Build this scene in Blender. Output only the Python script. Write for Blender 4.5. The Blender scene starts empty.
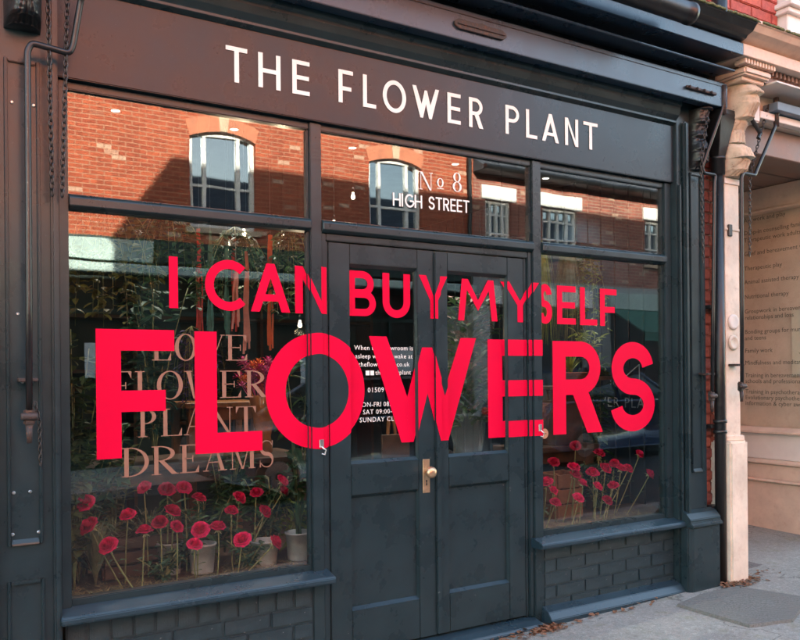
import bpy, bmesh, math, random
from mathutils import Vector, Matrix, noise

# ------------------------------------------------------------------ camera, sky, sun, exposure
scene = bpy.context.scene
C = scene.collection
PH, ROLL = math.radians(31.372), math.radians(0.5)
cd = bpy.data.cameras.new('camera'); cam = bpy.data.objects.new('camera', cd); C.objects.link(cam)
cd.sensor_width = 36.0; cd.lens = 36.0; cd.shift_y = 0.0668; cd.clip_start = 0.05; cd.clip_end = 500
cam.matrix_world = (Matrix.Translation((0, -3.554, 1.47)) @ Matrix.Rotation(-PH, 4, 'Z')
                    @ Matrix.Rotation(math.pi/2, 4, 'X') @ Matrix.Rotation(-ROLL, 4, 'Z'))
scene.camera = cam
SUN_AZ, SUN_EL = math.radians(15.3), math.radians(12.9)      # sun stands behind the shop, a little to the left
w = bpy.data.worlds.new('World'); scene.world = w; w.use_nodes = True
nt = w.node_tree
sky = nt.nodes.new('ShaderNodeTexSky'); sky.sky_type = 'NISHITA'; sky.sun_disc = False
sky.sun_elevation = SUN_EL; sky.sun_rotation = -SUN_AZ; sky.air_density = 1.0; sky.dust_density = 0.7; sky.ozone_density = 0.0
nt.links.new(sky.outputs[0], nt.nodes['Background'].inputs[0]); nt.nodes['Background'].inputs[1].default_value = 0.15
sl = bpy.data.lights.new('sun', 'SUN'); sl.energy = 5.0; sl.angle = math.radians(0.5); sl.color = (1.0, 0.93, 0.80)
so = bpy.data.objects.new('sun', sl); C.objects.link(so)
sdir = Vector((-math.sin(SUN_AZ)*math.cos(SUN_EL), math.cos(SUN_AZ)*math.cos(SUN_EL), math.sin(SUN_EL)))
so.rotation_euler = sdir.to_track_quat('Z', 'Y').to_euler(); so.location = sdir*40
scene.view_settings.view_transform = 'Standard'; scene.view_settings.look = 'None'
scene.view_settings.gamma = 1.0; scene.view_settings.exposure = 3.4
scene.cycles.max_bounces = 10; scene.cycles.transparent_max_bounces = 24; scene.cycles.diffuse_bounces = 5
scene.cycles.glossy_bounces = 5; scene.cycles.use_denoising = True; scene.cycles.sample_clamp_indirect = 6
rnd = random.Random(7)

# ------------------------------------------------------------------ material helpers
class NB:
    def __init__(s, name):
        s.m = bpy.data.materials.new(name); s.m.use_nodes = True; s.t = s.m.node_tree
        s.p = s.t.nodes['Principled BSDF']; s.out = s.t.nodes['Material Output']
    def n(s, typ, **kw):
        o = s.t.nodes.new(typ)
        for k, v in kw.items():
            if hasattr(o, k) and k not in o.inputs: setattr(o, k, v)
            else: o.inputs[k].default_value = v
        return o
    def l(s, a, b): s.t.links.new(a, b)
    def noise(s, scale, detail=4, rough=.55, vec=None):
        o = s.n('ShaderNodeTexNoise'); o.inputs['Scale'].default_value = scale; o.inputs['Detail'].default_value = detail
        o.inputs['Roughness'].default_value = rough
        if vec is None: vec = s.n('ShaderNodeTexCoord').outputs['Object']
        s.l(vec, o.inputs['Vector']); return o.outputs['Fac']
    def ramp(s, fac, stops):
        r = s.n('ShaderNodeValToRGB'); e = r.color_ramp.elements
        while len(e) < len(stops): e.new(.5)
        for k, (p, c) in enumerate(stops): e[k].position = p; e[k].color = (*c, 1) if len(c) == 3 else c
        s.l(fac, r.inputs[0]); return r.outputs[0]
    def maprange(s, fac, a, b, c, d):
        r = s.n('ShaderNodeMapRange'); s.l(fac, r.inputs[0])
        for k, v in zip((1, 2, 3, 4), (a, b, c, d)): r.inputs[k].default_value = v
        return r.outputs[0]
    def mixc(s, fac, a, b, mode='MIX'):
        r = s.n('ShaderNodeMix'); r.data_type = 'RGBA'; r.blend_type = mode
        if hasattr(fac, 'links'): s.l(fac, r.inputs[0])
        else: r.inputs[0].default_value = fac
        for k, v in ((6, a), (7, b)):
            if hasattr(v, 'links'): s.l(v, r.inputs[k])
            else: r.inputs[k].default_value = (*v, 1)
        return r.outputs[2]
    def bump(s, h, strength=.2, dist=.002, prev=None):
        b = s.n('ShaderNodeBump'); b.inputs['Strength'].default_value = strength; b.inputs['Distance'].default_value = dist
        s.l(h, b.inputs['Height'])
        if prev is not None: s.l(prev, b.inputs['Normal'])
        s.l(b.outputs[0], s.p.inputs['Normal']); return b.outputs[0]

MATS = {}
def paint(name, col, rough=.38, wear=.12, chip=None, chip_amt=.0, bump=.12, coat=0, scale=1.0, dirt=None):
    if name in MATS: return MATS[name]
    b = NB(name)
    n1 = b.noise(5*scale, 6, .6); n2 = b.noise(60*scale, 3); n3 = b.noise(16*scale, 8, .7)
    lo = tuple(c*(1-wear) for c in col); hi = tuple(min(1, c*(1+wear)) for c in col)
    c = b.mixc(b.maprange(n1, .3, .7, 0, 1), lo, hi)
    if dirt: c = b.mixc(b.maprange(n3, .5, .8, 0, .55), c, dirt)
    if chip_amt > 0:
        c = b.mixc(b.maprange(n3, .72-chip_amt, .735-chip_amt, 0, 1), c, chip)
    n4 = b.noise(130*scale, 2, .5); c = b.mixc(b.maprange(n4, .73, .76, 0, .5), c, tuple(min(.7, x*3+.06) for x in col))
    b.l(c, b.p.inputs['Base Color'])
    b.l(b.maprange(n1, .25, .75, rough*.75, min(1, rough*1.2)), b.p.inputs['Roughness'])
    b.p.inputs['Coat Weight'].default_value = coat; b.p.inputs['Coat Roughness'].default_value = .25
    mp = b.n('ShaderNodeMapping'); mp.inputs['Scale'].default_value = (170, 170, 7); b.l(b.n('ShaderNodeTexCoord').outputs['Object'], mp.inputs[0])
    n5 = b.noise(1.0, 3, .6, mp.outputs[0])
    x = b.bump(n1, bump*.6, .01); x = b.bump(n5, bump*.9, .0012, x); b.bump(n2, bump, .0015, x)
    MATS[name] = b.m; return b.m
def plain(name, col, rough=.5, metal=0, var=.15, scale=20, sub=0, trans=0):
    if name in MATS: return MATS[name]
    b = NB(name); n1 = b.noise(scale, 5, .6)
    c = b.mixc(b.maprange(n1, .3, .7, 0, 1), tuple(x*(1-var) for x in col), tuple(min(1, x*(1+var)) for x in col))
    b.l(c, b.p.inputs['Base Color']); b.p.inputs['Roughness'].default_value = rough; b.p.inputs['Metallic'].default_value = metal
    if trans: 
        t = b.n('ShaderNodeBsdfTranslucent'); b.l(c, t.inputs[0]); mx = b.n('ShaderNodeMixShader'); mx.inputs[0].default_value = trans
        b.l(b.p.outputs[0], mx.inputs[1]); b.l(t.outputs[0], mx.inputs[2]); b.l(mx.outputs[0], b.out.inputs[0])
    b.bump(n1, .15, .003)
    MATS[name] = b.m; return b.m
def perobj(name, cols, rough=.6, var=.2, scale=30, bump=.4, dist=.004, trans=0):
    # colour picked per object (Object Info random)
    b = NB(name); oi = b.n('ShaderNodeObjectInfo')
    stops = [(k/(len(cols)), c) for k, c in enumerate(cols)]
    c = b.ramp(oi.outputs['Random'], stops); n1 = b.noise(scale, 6, .65)
    g = b.maprange(n1, .3, .7, 1-var, 1+var); cm = b.n('ShaderNodeCombineColor')
    for k in range(3): b.l(g, cm.inputs[k])
    c = b.mixc(1.0, c, cm.outputs[0], 'MULTIPLY')
    b.l(c, b.p.inputs['Base Color']); b.p.inputs['Roughness'].default_value = rough
    b.bump(n1, bump, dist)
    if trans:
        t = b.n('ShaderNodeBsdfTranslucent'); b.l(c, t.inputs[0]); mx = b.n('ShaderNodeMixShader'); mx.inputs[0].default_value = trans
        b.l(b.p.outputs[0], mx.inputs[1]); b.l(t.outputs[0], mx.inputs[2]); b.l(mx.outputs[0], b.out.inputs[0])
    return b.m
def glow(name, col, strength):
    b = NB(name); b.p.inputs['Base Color'].default_value = (*col, 1)
    b.p.inputs['Emission Color'].default_value = (*col, 1); b.p.inputs['Emission Strength'].default_value = strength
    return b.m
def glass(name, f0=.11, tint=(.93, .96, .95), wave=.02):
    # thin pane: clear transmission plus a mirror layer that grows towards grazing angles, same from both faces
    b = NB(name); t = b.t; t.nodes.remove(b.p)
    tr = b.n('ShaderNodeBsdfTransparent'); tr.inputs[0].default_value = (*tint, 1)
    gl = b.n('ShaderNodeBsdfGlossy'); gl.inputs['Roughness'].default_value = .0
    ge = b.n('ShaderNodeNewGeometry'); dt = b.n('ShaderNodeVectorMath', operation='DOT_PRODUCT')
    b.l(ge.outputs['Incoming'], dt.inputs[0]); b.l(ge.outputs['True Normal'], dt.inputs[1])
    def mth(op, x, y=None):
        m = b.n('ShaderNodeMath', operation=op)
        for k, v in ((0, x), (1, y)):
            if v is None: continue
            if hasattr(v, 'links'): b.l(v, m.inputs[k])
            else: m.inputs[k].default_value = v
        return m.outputs[0]
    c = mth('ABSOLUTE', dt.outputs['Value']); f = mth('ADD', mth('MULTIPLY', mth('POWER', mth('SUBTRACT', 1.0, c), 5.0), 1-f0), f0)
    bp = b.n('ShaderNodeBump'); bp.inputs['Strength'].default_value = wave; bp.inputs['Distance'].default_value = .05
    b.l(b.noise(2.2, 2), bp.inputs['Height']); b.l(bp.outputs[0], gl.inputs['Normal'])
    mx = b.n('ShaderNodeMixShader'); b.l(f, mx.inputs[0]); b.l(tr.outputs[0], mx.inputs[1]); b.l(gl.outputs[0], mx.inputs[2]); b.l(mx.outputs[0], b.out.inputs[0])
    return b.m
def brickmat(name, c1, c2, mortar, pale=(.6, .42, .3), soot=.35, bw=.225, rh=.075, rough=.85):
    b = NB(name); tc = b.n('ShaderNodeTexCoord'); sp = b.n('ShaderNodeSeparateXYZ'); b.l(tc.outputs['Object'], sp.inputs[0])
    cb = b.n('ShaderNodeCombineXYZ'); b.l(sp.outputs[0], cb.inputs[0]); b.l(sp.outputs[2], cb.inputs[1])
    br = b.n('ShaderNodeTexBrick'); b.l(cb.outputs[0], br.inputs['Vector'])
    br.inputs['Color1'].default_value = (*c1, 1); br.inputs['Color2'].default_value = (*c2, 1); br.inputs['Mortar'].default_value = (*mortar, 1)
    br.inputs['Scale'].default_value = 1; br.inputs['Mortar Size'].default_value = .009; br.inputs['Mortar Smooth'].default_value = .2
    br.inputs['Brick Width'].default_value = bw; br.inputs['Row Height'].default_value = rh; br.inputs['Bias'].default_value = 0
    # stray pale and burnt bricks, one per brick cell
    mp = b.n('ShaderNodeVectorMath', operation='DIVIDE'); b.l(cb.outputs[0], mp.inputs[0]); mp.inputs[1].default_value = (bw, rh, 1)
    sx = b.n('ShaderNodeSeparateXYZ'); b.l(mp.outputs[0], sx.inputs[0]); f1 = b.n('ShaderNodeMath', operation='FLOOR'); b.l(sx.outputs[1], f1.inputs[0])
    md = b.n('ShaderNodeMath', operation='PINGPONG'); b.l(f1.outputs[0], md.inputs[0]); md.inputs[1].default_value = 1.0
    hf = b.n('ShaderNodeMath', operation='MULTIPLY_ADD'); b.l(md.outputs[0], hf.inputs[0]); hf.inputs[1].default_value = -.5; b.l(sx.outputs[0], hf.inputs[2])
    c2_ = b.n('ShaderNodeCombineXYZ'); b.l(hf.outputs[0], c2_.inputs[0]); b.l(sx.outputs[1], c2_.inputs[1])
    fl = b.n('ShaderNodeVectorMath', operation='FLOOR'); b.l(c2_.outputs[0], fl.inputs[0])
    wn = b.n('ShaderNodeTexWhiteNoise'); b.l(fl.outputs[0], wn.inputs['Vector'])
    pm = b.n('ShaderNodeMath', operation='MULTIPLY'); b.l(b.maprange(wn.outputs['Value'], .955, .965, 0, .7), pm.inputs[0])
    inv = b.n('ShaderNodeMath', operation='SUBTRACT'); inv.inputs[0].default_value = 1; b.l(br.outputs['Fac'], inv.inputs[1]); b.l(inv.outputs[0], pm.inputs[1])
    c = b.mixc(b.maprange(wn.outputs['Value'], 0, .95, .0, .55), br.outputs['Color'], tuple(x*.55 for x in c2)); c = b.mixc(b.maprange(br.outputs['Fac'], .4, .6, 0, 1), c, mortar); c = b.mixc(pm.outputs[0], c, pale)
    n1 = b.noise(1.3, 6, .65)
    c = b.mixc(b.maprange(n1, .45, .75, 0, soot), c, tuple(x*.35 for x in c2))
    b.l(c, b.p.inputs['Base Color']); b.p.inputs['Roughness'].default_value = rough
    x = b.bump(b.noise(45, 5), .3, .004); 
    bp = b.n('ShaderNodeBump'); bp.invert = True; bp.inputs['Strength'].default_value = .6; bp.inputs['Distance'].default_value = .006
    b.l(br.outputs['Fac'], bp.inputs['Height']); b.l(x, bp.inputs['Normal']); b.l(bp.outputs[0], b.p.inputs['Normal'])
    return b.m
def asphalt(name, c1, c2, moss=None, scale=1):
    b = NB(name); n1 = b.noise(1.6*scale, 8, .7); n2 = b.noise(140*scale, 3, .7); n3 = b.noise(5, 6, .7)
    c = b.mixc(b.maprange(n1, .3, .7, 0, 1), c1, c2)
    c = b.mixc(b.maprange(n2, .55, .75, 0, .55), c, tuple(min(1, x*2.2) for x in c2))
    c = b.mixc(b.maprange(n2, .45, .25, 0, .5), c, tuple(x*.4 for x in c1))
    if moss: c = b.mixc(b.maprange(n3, .56, .72, 0, .6), c, moss)
    vo = b.n('ShaderNodeTexVoronoi'); vo.feature = 'DISTANCE_TO_EDGE'; vo.inputs['Scale'].default_value = 1.1*scale
    dv = b.n('ShaderNodeVectorMath', operation='ADD'); sc_ = b.n('ShaderNodeVectorMath', operation='SCALE'); nz = b.n('ShaderNodeTexNoise'); nz.inputs['Scale'].default_value = 4; nz.inputs['Detail'].default_value = 6
    tc_ = b.n('ShaderNodeTexCoord'); b.l(tc_.outputs['Object'], nz.inputs['Vector']); b.l(nz.outputs['Color'], sc_.inputs[0]); sc_.inputs['Scale'].default_value = .5
    b.l(tc_.outputs['Object'], dv.inputs[0]); b.l(sc_.outputs[0], dv.inputs[1]); b.l(dv.outputs[0], vo.inputs['Vector'])
    c = b.mixc(b.maprange(vo.outputs['Distance'], .008, .0, 0, .75), c, tuple(x*.25 for x in c1))
    n6 = b.noise(38*scale, 4, .7); c = b.mixc(b.maprange(n6, .52, .72, 0, .45), c, tuple(min(1, x*1.7) for x in c2)); c = b.mixc(b.maprange(n6, .44, .28, 0, .45), c, tuple(x*.45 for x in c1))
    b.l(c, b.p.inputs['Base Color']); b.p.inputs['Roughness'].default_value = .88
    x = b.bump(n3, .3, .02); x = b.bump(n6, .5, .008, x); b.bump(n2, .7, .004, x); return b.m

P_DARK = paint('slate_gloss_paint', (.0150, .0300, .0355), .30, .22, (.16, .17, .16), .025, .12, dirt=(.021, .032, .036))
P_FASC = paint('slate_fascia_paint', (.0115, .0195, .0255), .30, .15, bump=.07)
P_SILL = paint('sky_tinted_sill_paint', (.017, .037, .050), .30, .2, (.2, .19, .17), .02, .15)  # slate paint made lighter and bluer: skylight on ledges put into the colour
P_DARK.node_tree.nodes['Principled BSDF'].inputs['Specular IOR Level'].default_value = .42
P_FASC.node_tree.nodes['Principled BSDF'].inputs['Specular IOR Level'].default_value = .36
P_BRICK = paint('slate_brick_paint', (.018, .036, .044), .40, .3, (.20, .21, .20), .045, .8, scale=1.6)
P_BOX = paint('blue_grey_awning_paint', (.030, .053, .080), .3, .15, bump=.08)
P_BLACK = paint('black_iron_paint', (.010, .011, .012), .38, .2, (.09, .05, .03), .05, .25, scale=2)
P_RUST = paint('rusty_iron', (.035, .028, .026), .6, .4, (.10, .045, .025), .16, .6, scale=4)
P_CHAIN = plain('chain_steel', (.06, .055, .052), .45, .8, .4, 60)
P_CREAM = paint('cream_masonry_paint', (.66, .58, .47), .6, .18, (.30, .21, .15), .05, .4, dirt=(.42, .29, .2))
P_STONE = paint('weathered_corbel_stone', (.50, .40, .29), .8, .35, (.22, .15, .11), .09, 1.0, scale=1.0, dirt=(.14, .09, .06))
P_PEACH = paint('peach_wood_paint', (.62, .48, .37), .55, .12, (.3, .2, .15), .03, .25, dirt=(.45, .28, .2))
P_PALE = paint('off_white_wood_paint', (.68, .63, .57), .55, .08, (.4, .3, .2), .02, .2)
P_BROWN = paint('brown_soffit_paint', (.20, .13, .10), .55, .2, bump=.3)
P_BLUEG = paint('blue_grey_board', (.12, .17, .22), .5, .15)
P_WHITE = paint('white_sign_letter', (.78, .80, .75), .5, .03, bump=.02)
P_RED = plain('crimson_vinyl', (.66, .001, .040), .5, 0, .05, 3); P_RED.node_tree.nodes['Principled BSDF'].inputs['Specular IOR Level'].default_value = .08
P_BRONZE = plain('bronze_vinyl', (.25, .13, .085), .6, .0, .08, 12)
P_GREYL = plain('grey_sign_letter', (.35, .36, .36), .6, 0, .1)
P_BRASS = plain('worn_brass', (.62, .42, .26), .35, .85, .25, 40)
P_STEEL = plain('bright_steel', (.6, .6, .6), .3, .9, .2, 40)
P_ZINC = plain('pale_zinc', (.42, .42, .40), .55, .15, .2, 18)
G_MAIN = glass('window_glass', .075, wave=.007)
G_NB = glass('neighbour_glass', .045, (.97, .98, .97), .02)
LEAF1 = perobj('deep_green_leaf', [(.045, .10, .035), (.065, .13, .035), (.04, .085, .045)], .5, .3, 25, .2, .002, .25)
LEAF2 = perobj('lime_leaf', [(.20, .26, .03), (.26, .30, .05)], .5, .25, 25, .2, .002, .3)
LEAF3 = perobj('autumn_ivy_leaf', [(.08, .11, .028), (.16, .135, .035)], .5, .5, 14, .2, .002, .25)
LEAF4 = perobj('pale_grass_blade', [(.20, .19, .10), (.14, .16, .07)], .6, .35, 25, .2, .002, .2)
STEM = plain('rose_stem', (.20, .20, .075), .6, 0, .3, 40)
SEPAL = plain('rose_sepal', (.38, .38, .20), .6, 0, .25, 60)
ROSE = perobj('crimson_rose_petal', [(.50, .002, .050), (.66, .004, .080), (.40, .002, .035), (.74, .006, .10)], .75, .45, 90, .25, .003, .35)
STRAW = plain('dry_straw', (.33, .24, .11), .8, 0, .4, 30)
WOOD = paint('brown_timber', (.075, .038, .022), .55, .35, bump=.4, scale=3)
WOOD2 = paint('orange_timber', (.20, .075, .025), .5, .3, bump=.3, scale=3)
DARKWALL = paint('dark_teal_wall', (.018, .045, .045), .6, .2, bump=.2)
NAVY = paint('navy_board_paint', (.012, .022, .034), .45, .2, bump=.15)
BULB = glow('warm_bulb', (1.0, .76, .48), 1.6)
SPOT = glow('ceiling_spot', (1.0, .92, .80), .7)
TERRA = plain('terracotta', (.30, .10, .05), .75, 0, .25, 15)
DEBRIS = perobj('dead_leaf', [(.13, .06, .03), (.20, .10, .05), (.09, .045, .025)], .8, .4, 60)

# ------------------------------------------------------------------ mesh helpers
class MB:
    def __init__(s): s.v = []; s.f = []
    def add(s, vs, fs):
        k = len(s.v); s.v += [tuple(p) for p in vs]; s.f += [tuple(i+k for i in f) for f in fs]; return s
    def box(s, x0, y0, z0, x1, y1, z1):
        return s.add([(x0,y0,z0),(x1,y0,z0),(x1,y1,z0),(x0,y1,z0),(x0,y0,z1),(x1,y0,z1),(x1,y1,z1),(x0,y1,z1)],
                     [(0,3,2,1),(4,5,6,7),(0,1,5,4),(1,2,6,5),(2,3,7,6),(3,0,4,7)])
    def prism(s, prof, a0, a1, axis='x'):
        # prof: (y,z) for x, (x,z) for y, (x,y) for z
        n = len(prof)
        f = {'x': lambda p, a: (a, p[0], p[1]), 'y': lambda p, a: (p[0], a, p[1]), 'z': lambda p, a: (p[0], p[1], a)}[axis]
        return s.add([f(p, a0) for p in prof]+[f(p, a1) for p in prof],
                     [tuple(range(n)), tuple(range(2*n-1, n-1, -1))]+[(i, i+n, (i+1) % n+n, (i+1) % n) for i in range(n)])
    def tube(s, pts, r, n=8, caps=True):
        pts = [Vector(p) for p in pts]; rs = r if isinstance(r, (list, tuple)) else [r]*len(pts); k = len(s.v); prev = None
        for i, p in enumerate(pts):
            d = (pts[min(i+1, len(pts)-1)]-pts[max(i-1, 0)]).normalized()
            if prev is None: a = d.orthogonal().normalized()
            else: a = (prev-d*prev.dot(d)); a = a.normalized() if a.length > 1e-6 else d.orthogonal().normalized()
            prev = a; b = d.cross(a)
            for j in range(n):
                t = 2*math.pi*j/n; s.v.append(tuple(p+(a*math.cos(t)+b*math.sin(t))*rs[i]))
        for i in range(len(pts)-1):
            for j in range(n):
                s.f.append((k+i*n+j, k+i*n+(j+1) % n, k+(i+1)*n+(j+1) % n, k+(i+1)*n+j))
        if caps: s.f.append(tuple(k+j for j in reversed(range(n)))); s.f.append(tuple(k+(len(pts)-1)*n+j for j in range(n)))
        return s
    def lathe(s, prof, c, n=20, axis='z', close=False):
        k = len(s.v); c = Vector(c)
        for r, h in prof:
            for j in range(n):
                t = 2*math.pi*j/n; a, b = r*math.cos(t), r*math.sin(t)
                s.v.append(tuple(c+Vector({'z': (a, b, h), 'y': (a, h, b), 'x': (h, a, b)}[axis])))
        for i in range(len(prof)-1):
            for j in range(n): s.f.append((k+i*n+j, k+i*n+(j+1) % n, k+(i+1)*n+(j+1) % n, k+(i+1)*n+j))
        s.f.append(tuple(k+j for j in range(n))); s.f.append(tuple(k+(len(prof)-1)*n+j for j in range(n)))
        return s
    def mesh(s, name, bevel=0, seg=1, smooth=False, recalc=True):
        me = bpy.data.meshes.new(name); me.from_pydata(s.v, [], s.f)
        if recalc or bevel:
            bm = bmesh.new(); bm.from_mesh(me); bmesh.ops.recalc_face_normals(bm, faces=bm.faces)
            if bevel:
                es = [e for e in bm.edges if len(e.link_faces) == 2 and e.calc_face_angle(0) > .5]
                bmesh.ops.bevel(bm, geom=es, offset=bevel, segments=seg, affect='EDGES', clamp_overlap=True)
            bm.to_mesh(me); bm.free()
        if smooth:
            for p in me.polygons: p.use_smooth = True
        me.update(); return me
    def build(s, name, mat, parent=None, bevel=0, seg=1, smooth=False, recalc=True):
        return link(name, s.mesh(name, bevel, seg, smooth, recalc), mat, parent)
def link(name, me, mat, parent=None):
    if mat is not None and not me.materials: me.materials.append(mat)
    o = bpy.data.objects.new(name, me); C.objects.link(o); setp(o, parent); return o
def setp(o, parent):
    if parent is None: return
    o.parent = parent
    if parent.type == 'EMPTY' and 'worldparts' in parent:
        o.matrix_parent_inverse = Matrix.Translation(-parent.location)
def tag(o, label=None, cat=None, group=None, kind=None):
    for k, v in (('label', label), ('category', cat), ('group', group), ('kind', kind)):
        if v: o[k] = v
    return o
def thing(name, label, cat, loc=(0, 0, 0), group=None, world=True):
    e = bpy.data.objects.new(name, None); C.objects.link(e); e.location = loc; e.empty_display_size = .1
    if world: e['worldparts'] = 1
    return tag(e, label, cat, group)
def box(name, a, b, mat, parent=None, bevel=.003, seg=1): return MB().box(*a, *b).build(name, mat, parent, bevel, seg)
def gz(x, y): return .02+.022*(max(-6, min(12, x))-3.5)+.02*(max(-2.4, y)+.1)

# ------------------------------------------------------------------ lettering: strokes as polygons, cap height 1
def rect(a, b, c, d): return [(a, b), (c, b), (c, d), (a, d)]
def strip(path, t):
    out = []; P = [Vector(p) for p in path]; ts = t if isinstance(t, list) else [t]*len(P); L = []
    for i, p in enumerate(P):
        d = (P[min(i+1, len(P)-1)]-P[max(i-1, 0)]).normalized(); nn = Vector((-d.y, d.x))
        L.append((p+nn*ts[i]/2, p-nn*ts[i]/2))
    return [(tuple(L[i][0]), tuple(L[i][1]), tuple(L[i+1][1]), tuple(L[i+1][0])) for i in range(len(L)-1)]
def arc(cx, cy, rx, ry, a0, a1, n=24): return [(cx+rx*math.cos(math.radians(a0+(a1-a0)*i/n)), cy+ry*math.sin(math.radians(a0+(a1-a0)*i/n))) for i in range(n+1)]
def mir(p, w): return [(w-x, y) for x, y in reversed(p)]
def bowl(x, w, v0, v1, t):
    r = (v1-v0-t)/2; rx = min(r*1.05, w-x-t); cx = w-t/2-rx
    return [(x, v1-t/2), (cx, v1-t/2)]+arc(cx, (v0+v1)/2, rx, r, 90, -90, 20)[1:-1]+[(cx, v0+t/2), (x, v0+t/2)]
def sans(ch, w, t):
    h = t*.9
    if ch == 'I': return [rect(0, 0, w, 1)]
    if ch == 'L': return [rect(0, 0, t, 1), rect(t, 0, w, h)]
    if ch == 'E': return [rect(0, 0, t, 1), rect(t, 0, w, h), rect(t, .5-h/2, w*.96, .5+h/2), rect(t, 1-h, w, 1)]
    if ch == 'F': return [rect(0, 0, t, 1), rect(t, .44-h/2, w*.88, .44+h/2), rect(t, 1-h, w, 1)]
    if ch == 'T': return [rect(0, 1-h, w, 1), rect(w/2-t/2, 0, w/2+t/2, 1-h)]
    if ch == 'H': return [rect(0, 0, t, 1), rect(w-t, 0, w, 1), rect(t, .5-h/2, w-t, .5+h/2)]
    if ch == 'N': d = t*1.5; return [rect(0, 0, t, 1), rect(w-t, 0, w, 1), [(t, 1), (t, 1-d), (w-t, 0), (w-t, d)]]
    if ch == 'M':
        a = .10*w; d = t*1.45; v = .24
        q = [[(0, 0), (t, 0), (a+t, 1), (a, 1)], [(a+t, 1), (t+a*(1-d), 1-d), (w/2, v), (w/2, v+d)]]
        return q+[mir(p, w) for p in q]
    if ch == 'W':
        xc = w*.335; tb = t*.72; m = w/2; va = .90; ta = t*.62; vi = .43; vj = .46
        q = [[(0, 1), (xc-tb/2, 0), (xc, 0), (xc, vi), (t*1.02, 1)], [(xc, 0), (xc+tb/2, 0), (m, vj), (m, va), (m-ta/2, va), (xc, vi)]]
        return q+[mir(p, w) for p in q]
    if ch == 'A':
        th = t*1.08; vk = .70; q = [[(0, 0), (th, 0), (w/2, vk), (w/2, 1), (w/2-t*.5, 1)]]
        f = lambda v: th+(w/2-th)*v/vk; v0, v1 = .22, .22+h*.9
        return q+[mir(p, w) for p in q]+[[(f(v0), v0), (w-f(v0), v0), (w-f(v1), v1), (f(v1), v1)]]
    if ch == 'Y':
        th = t*1.12; vs = .42; q = [[(0, 1), (w/2-t/2, vs), (w/2, vs), (w/2, vs+t*.62), (th, 1)]]
        return q+[mir(p, w) for p in q]+[rect(w/2-t/2, 0, w/2+t/2, vs)]
    if ch == 'O':
        o, i = arc(w/2, .5, w/2, .51, 0, 360, 72), arc(w/2, .5, w/2-t, .51-t, 0, 360, 72); return [(o[k], o[k+1], i[k+1], i[k]) for k in range(72)]
    if ch == 'C': return strip(arc(w*.56, .5, w*.56-t/2, .51-t/2, 46, 314, 48), t)
    if ch == 'G': return strip(arc(w*.54, .5, w*.54-t/2, .51-t/2, 46, 350, 48), t)+[rect(w*.55, .42, w, .42+h)]
    if ch == 'U':
        r = w/2-t/2; c0 = r+t/2-.01; return strip([(t/2, 1), (t/2, c0+.02)]+arc(w/2, c0, r, r, 180, 360, 28)+[(w-t/2, c0+.02), (w-t/2, 1)], t)
    if ch == 'S':
        rv = (1.02-t)/4; rx = w/2-t/2; c1 = 1.01-t/2-rv; c2 = -.01+t/2+rv
        return strip(arc(w/2, c1, rx*.93, rv, 8, 262, 30)+arc(w/2, c2, rx, rv, 82, -172, 30), t)
    if ch == 'B': return [rect(0, 0, t, 1)]+strip(bowl(t, w*.93, .5-h*.42, 1, h), h)+[list(q) for q in strip(bowl(t, w, 0, .5+h*.42, h), h)]
    if ch == 'P': return [rect(0, 0, t, 1)]+strip(bowl(t, w, .42, 1, h), h)
    if ch == 'R': return [rect(0, 0, t, 1)]+strip(bowl(t, w*.96, .42, 1, h), h)+[[(w*.38, .44), (w-t*1.25, 0), (w, 0), (w*.38+t*1.3, .44)]]
    if ch == 'D': return [rect(0, 0, t, 1)]+strip(bowl(t, w, 0, 1, h), h)
    return []
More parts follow.
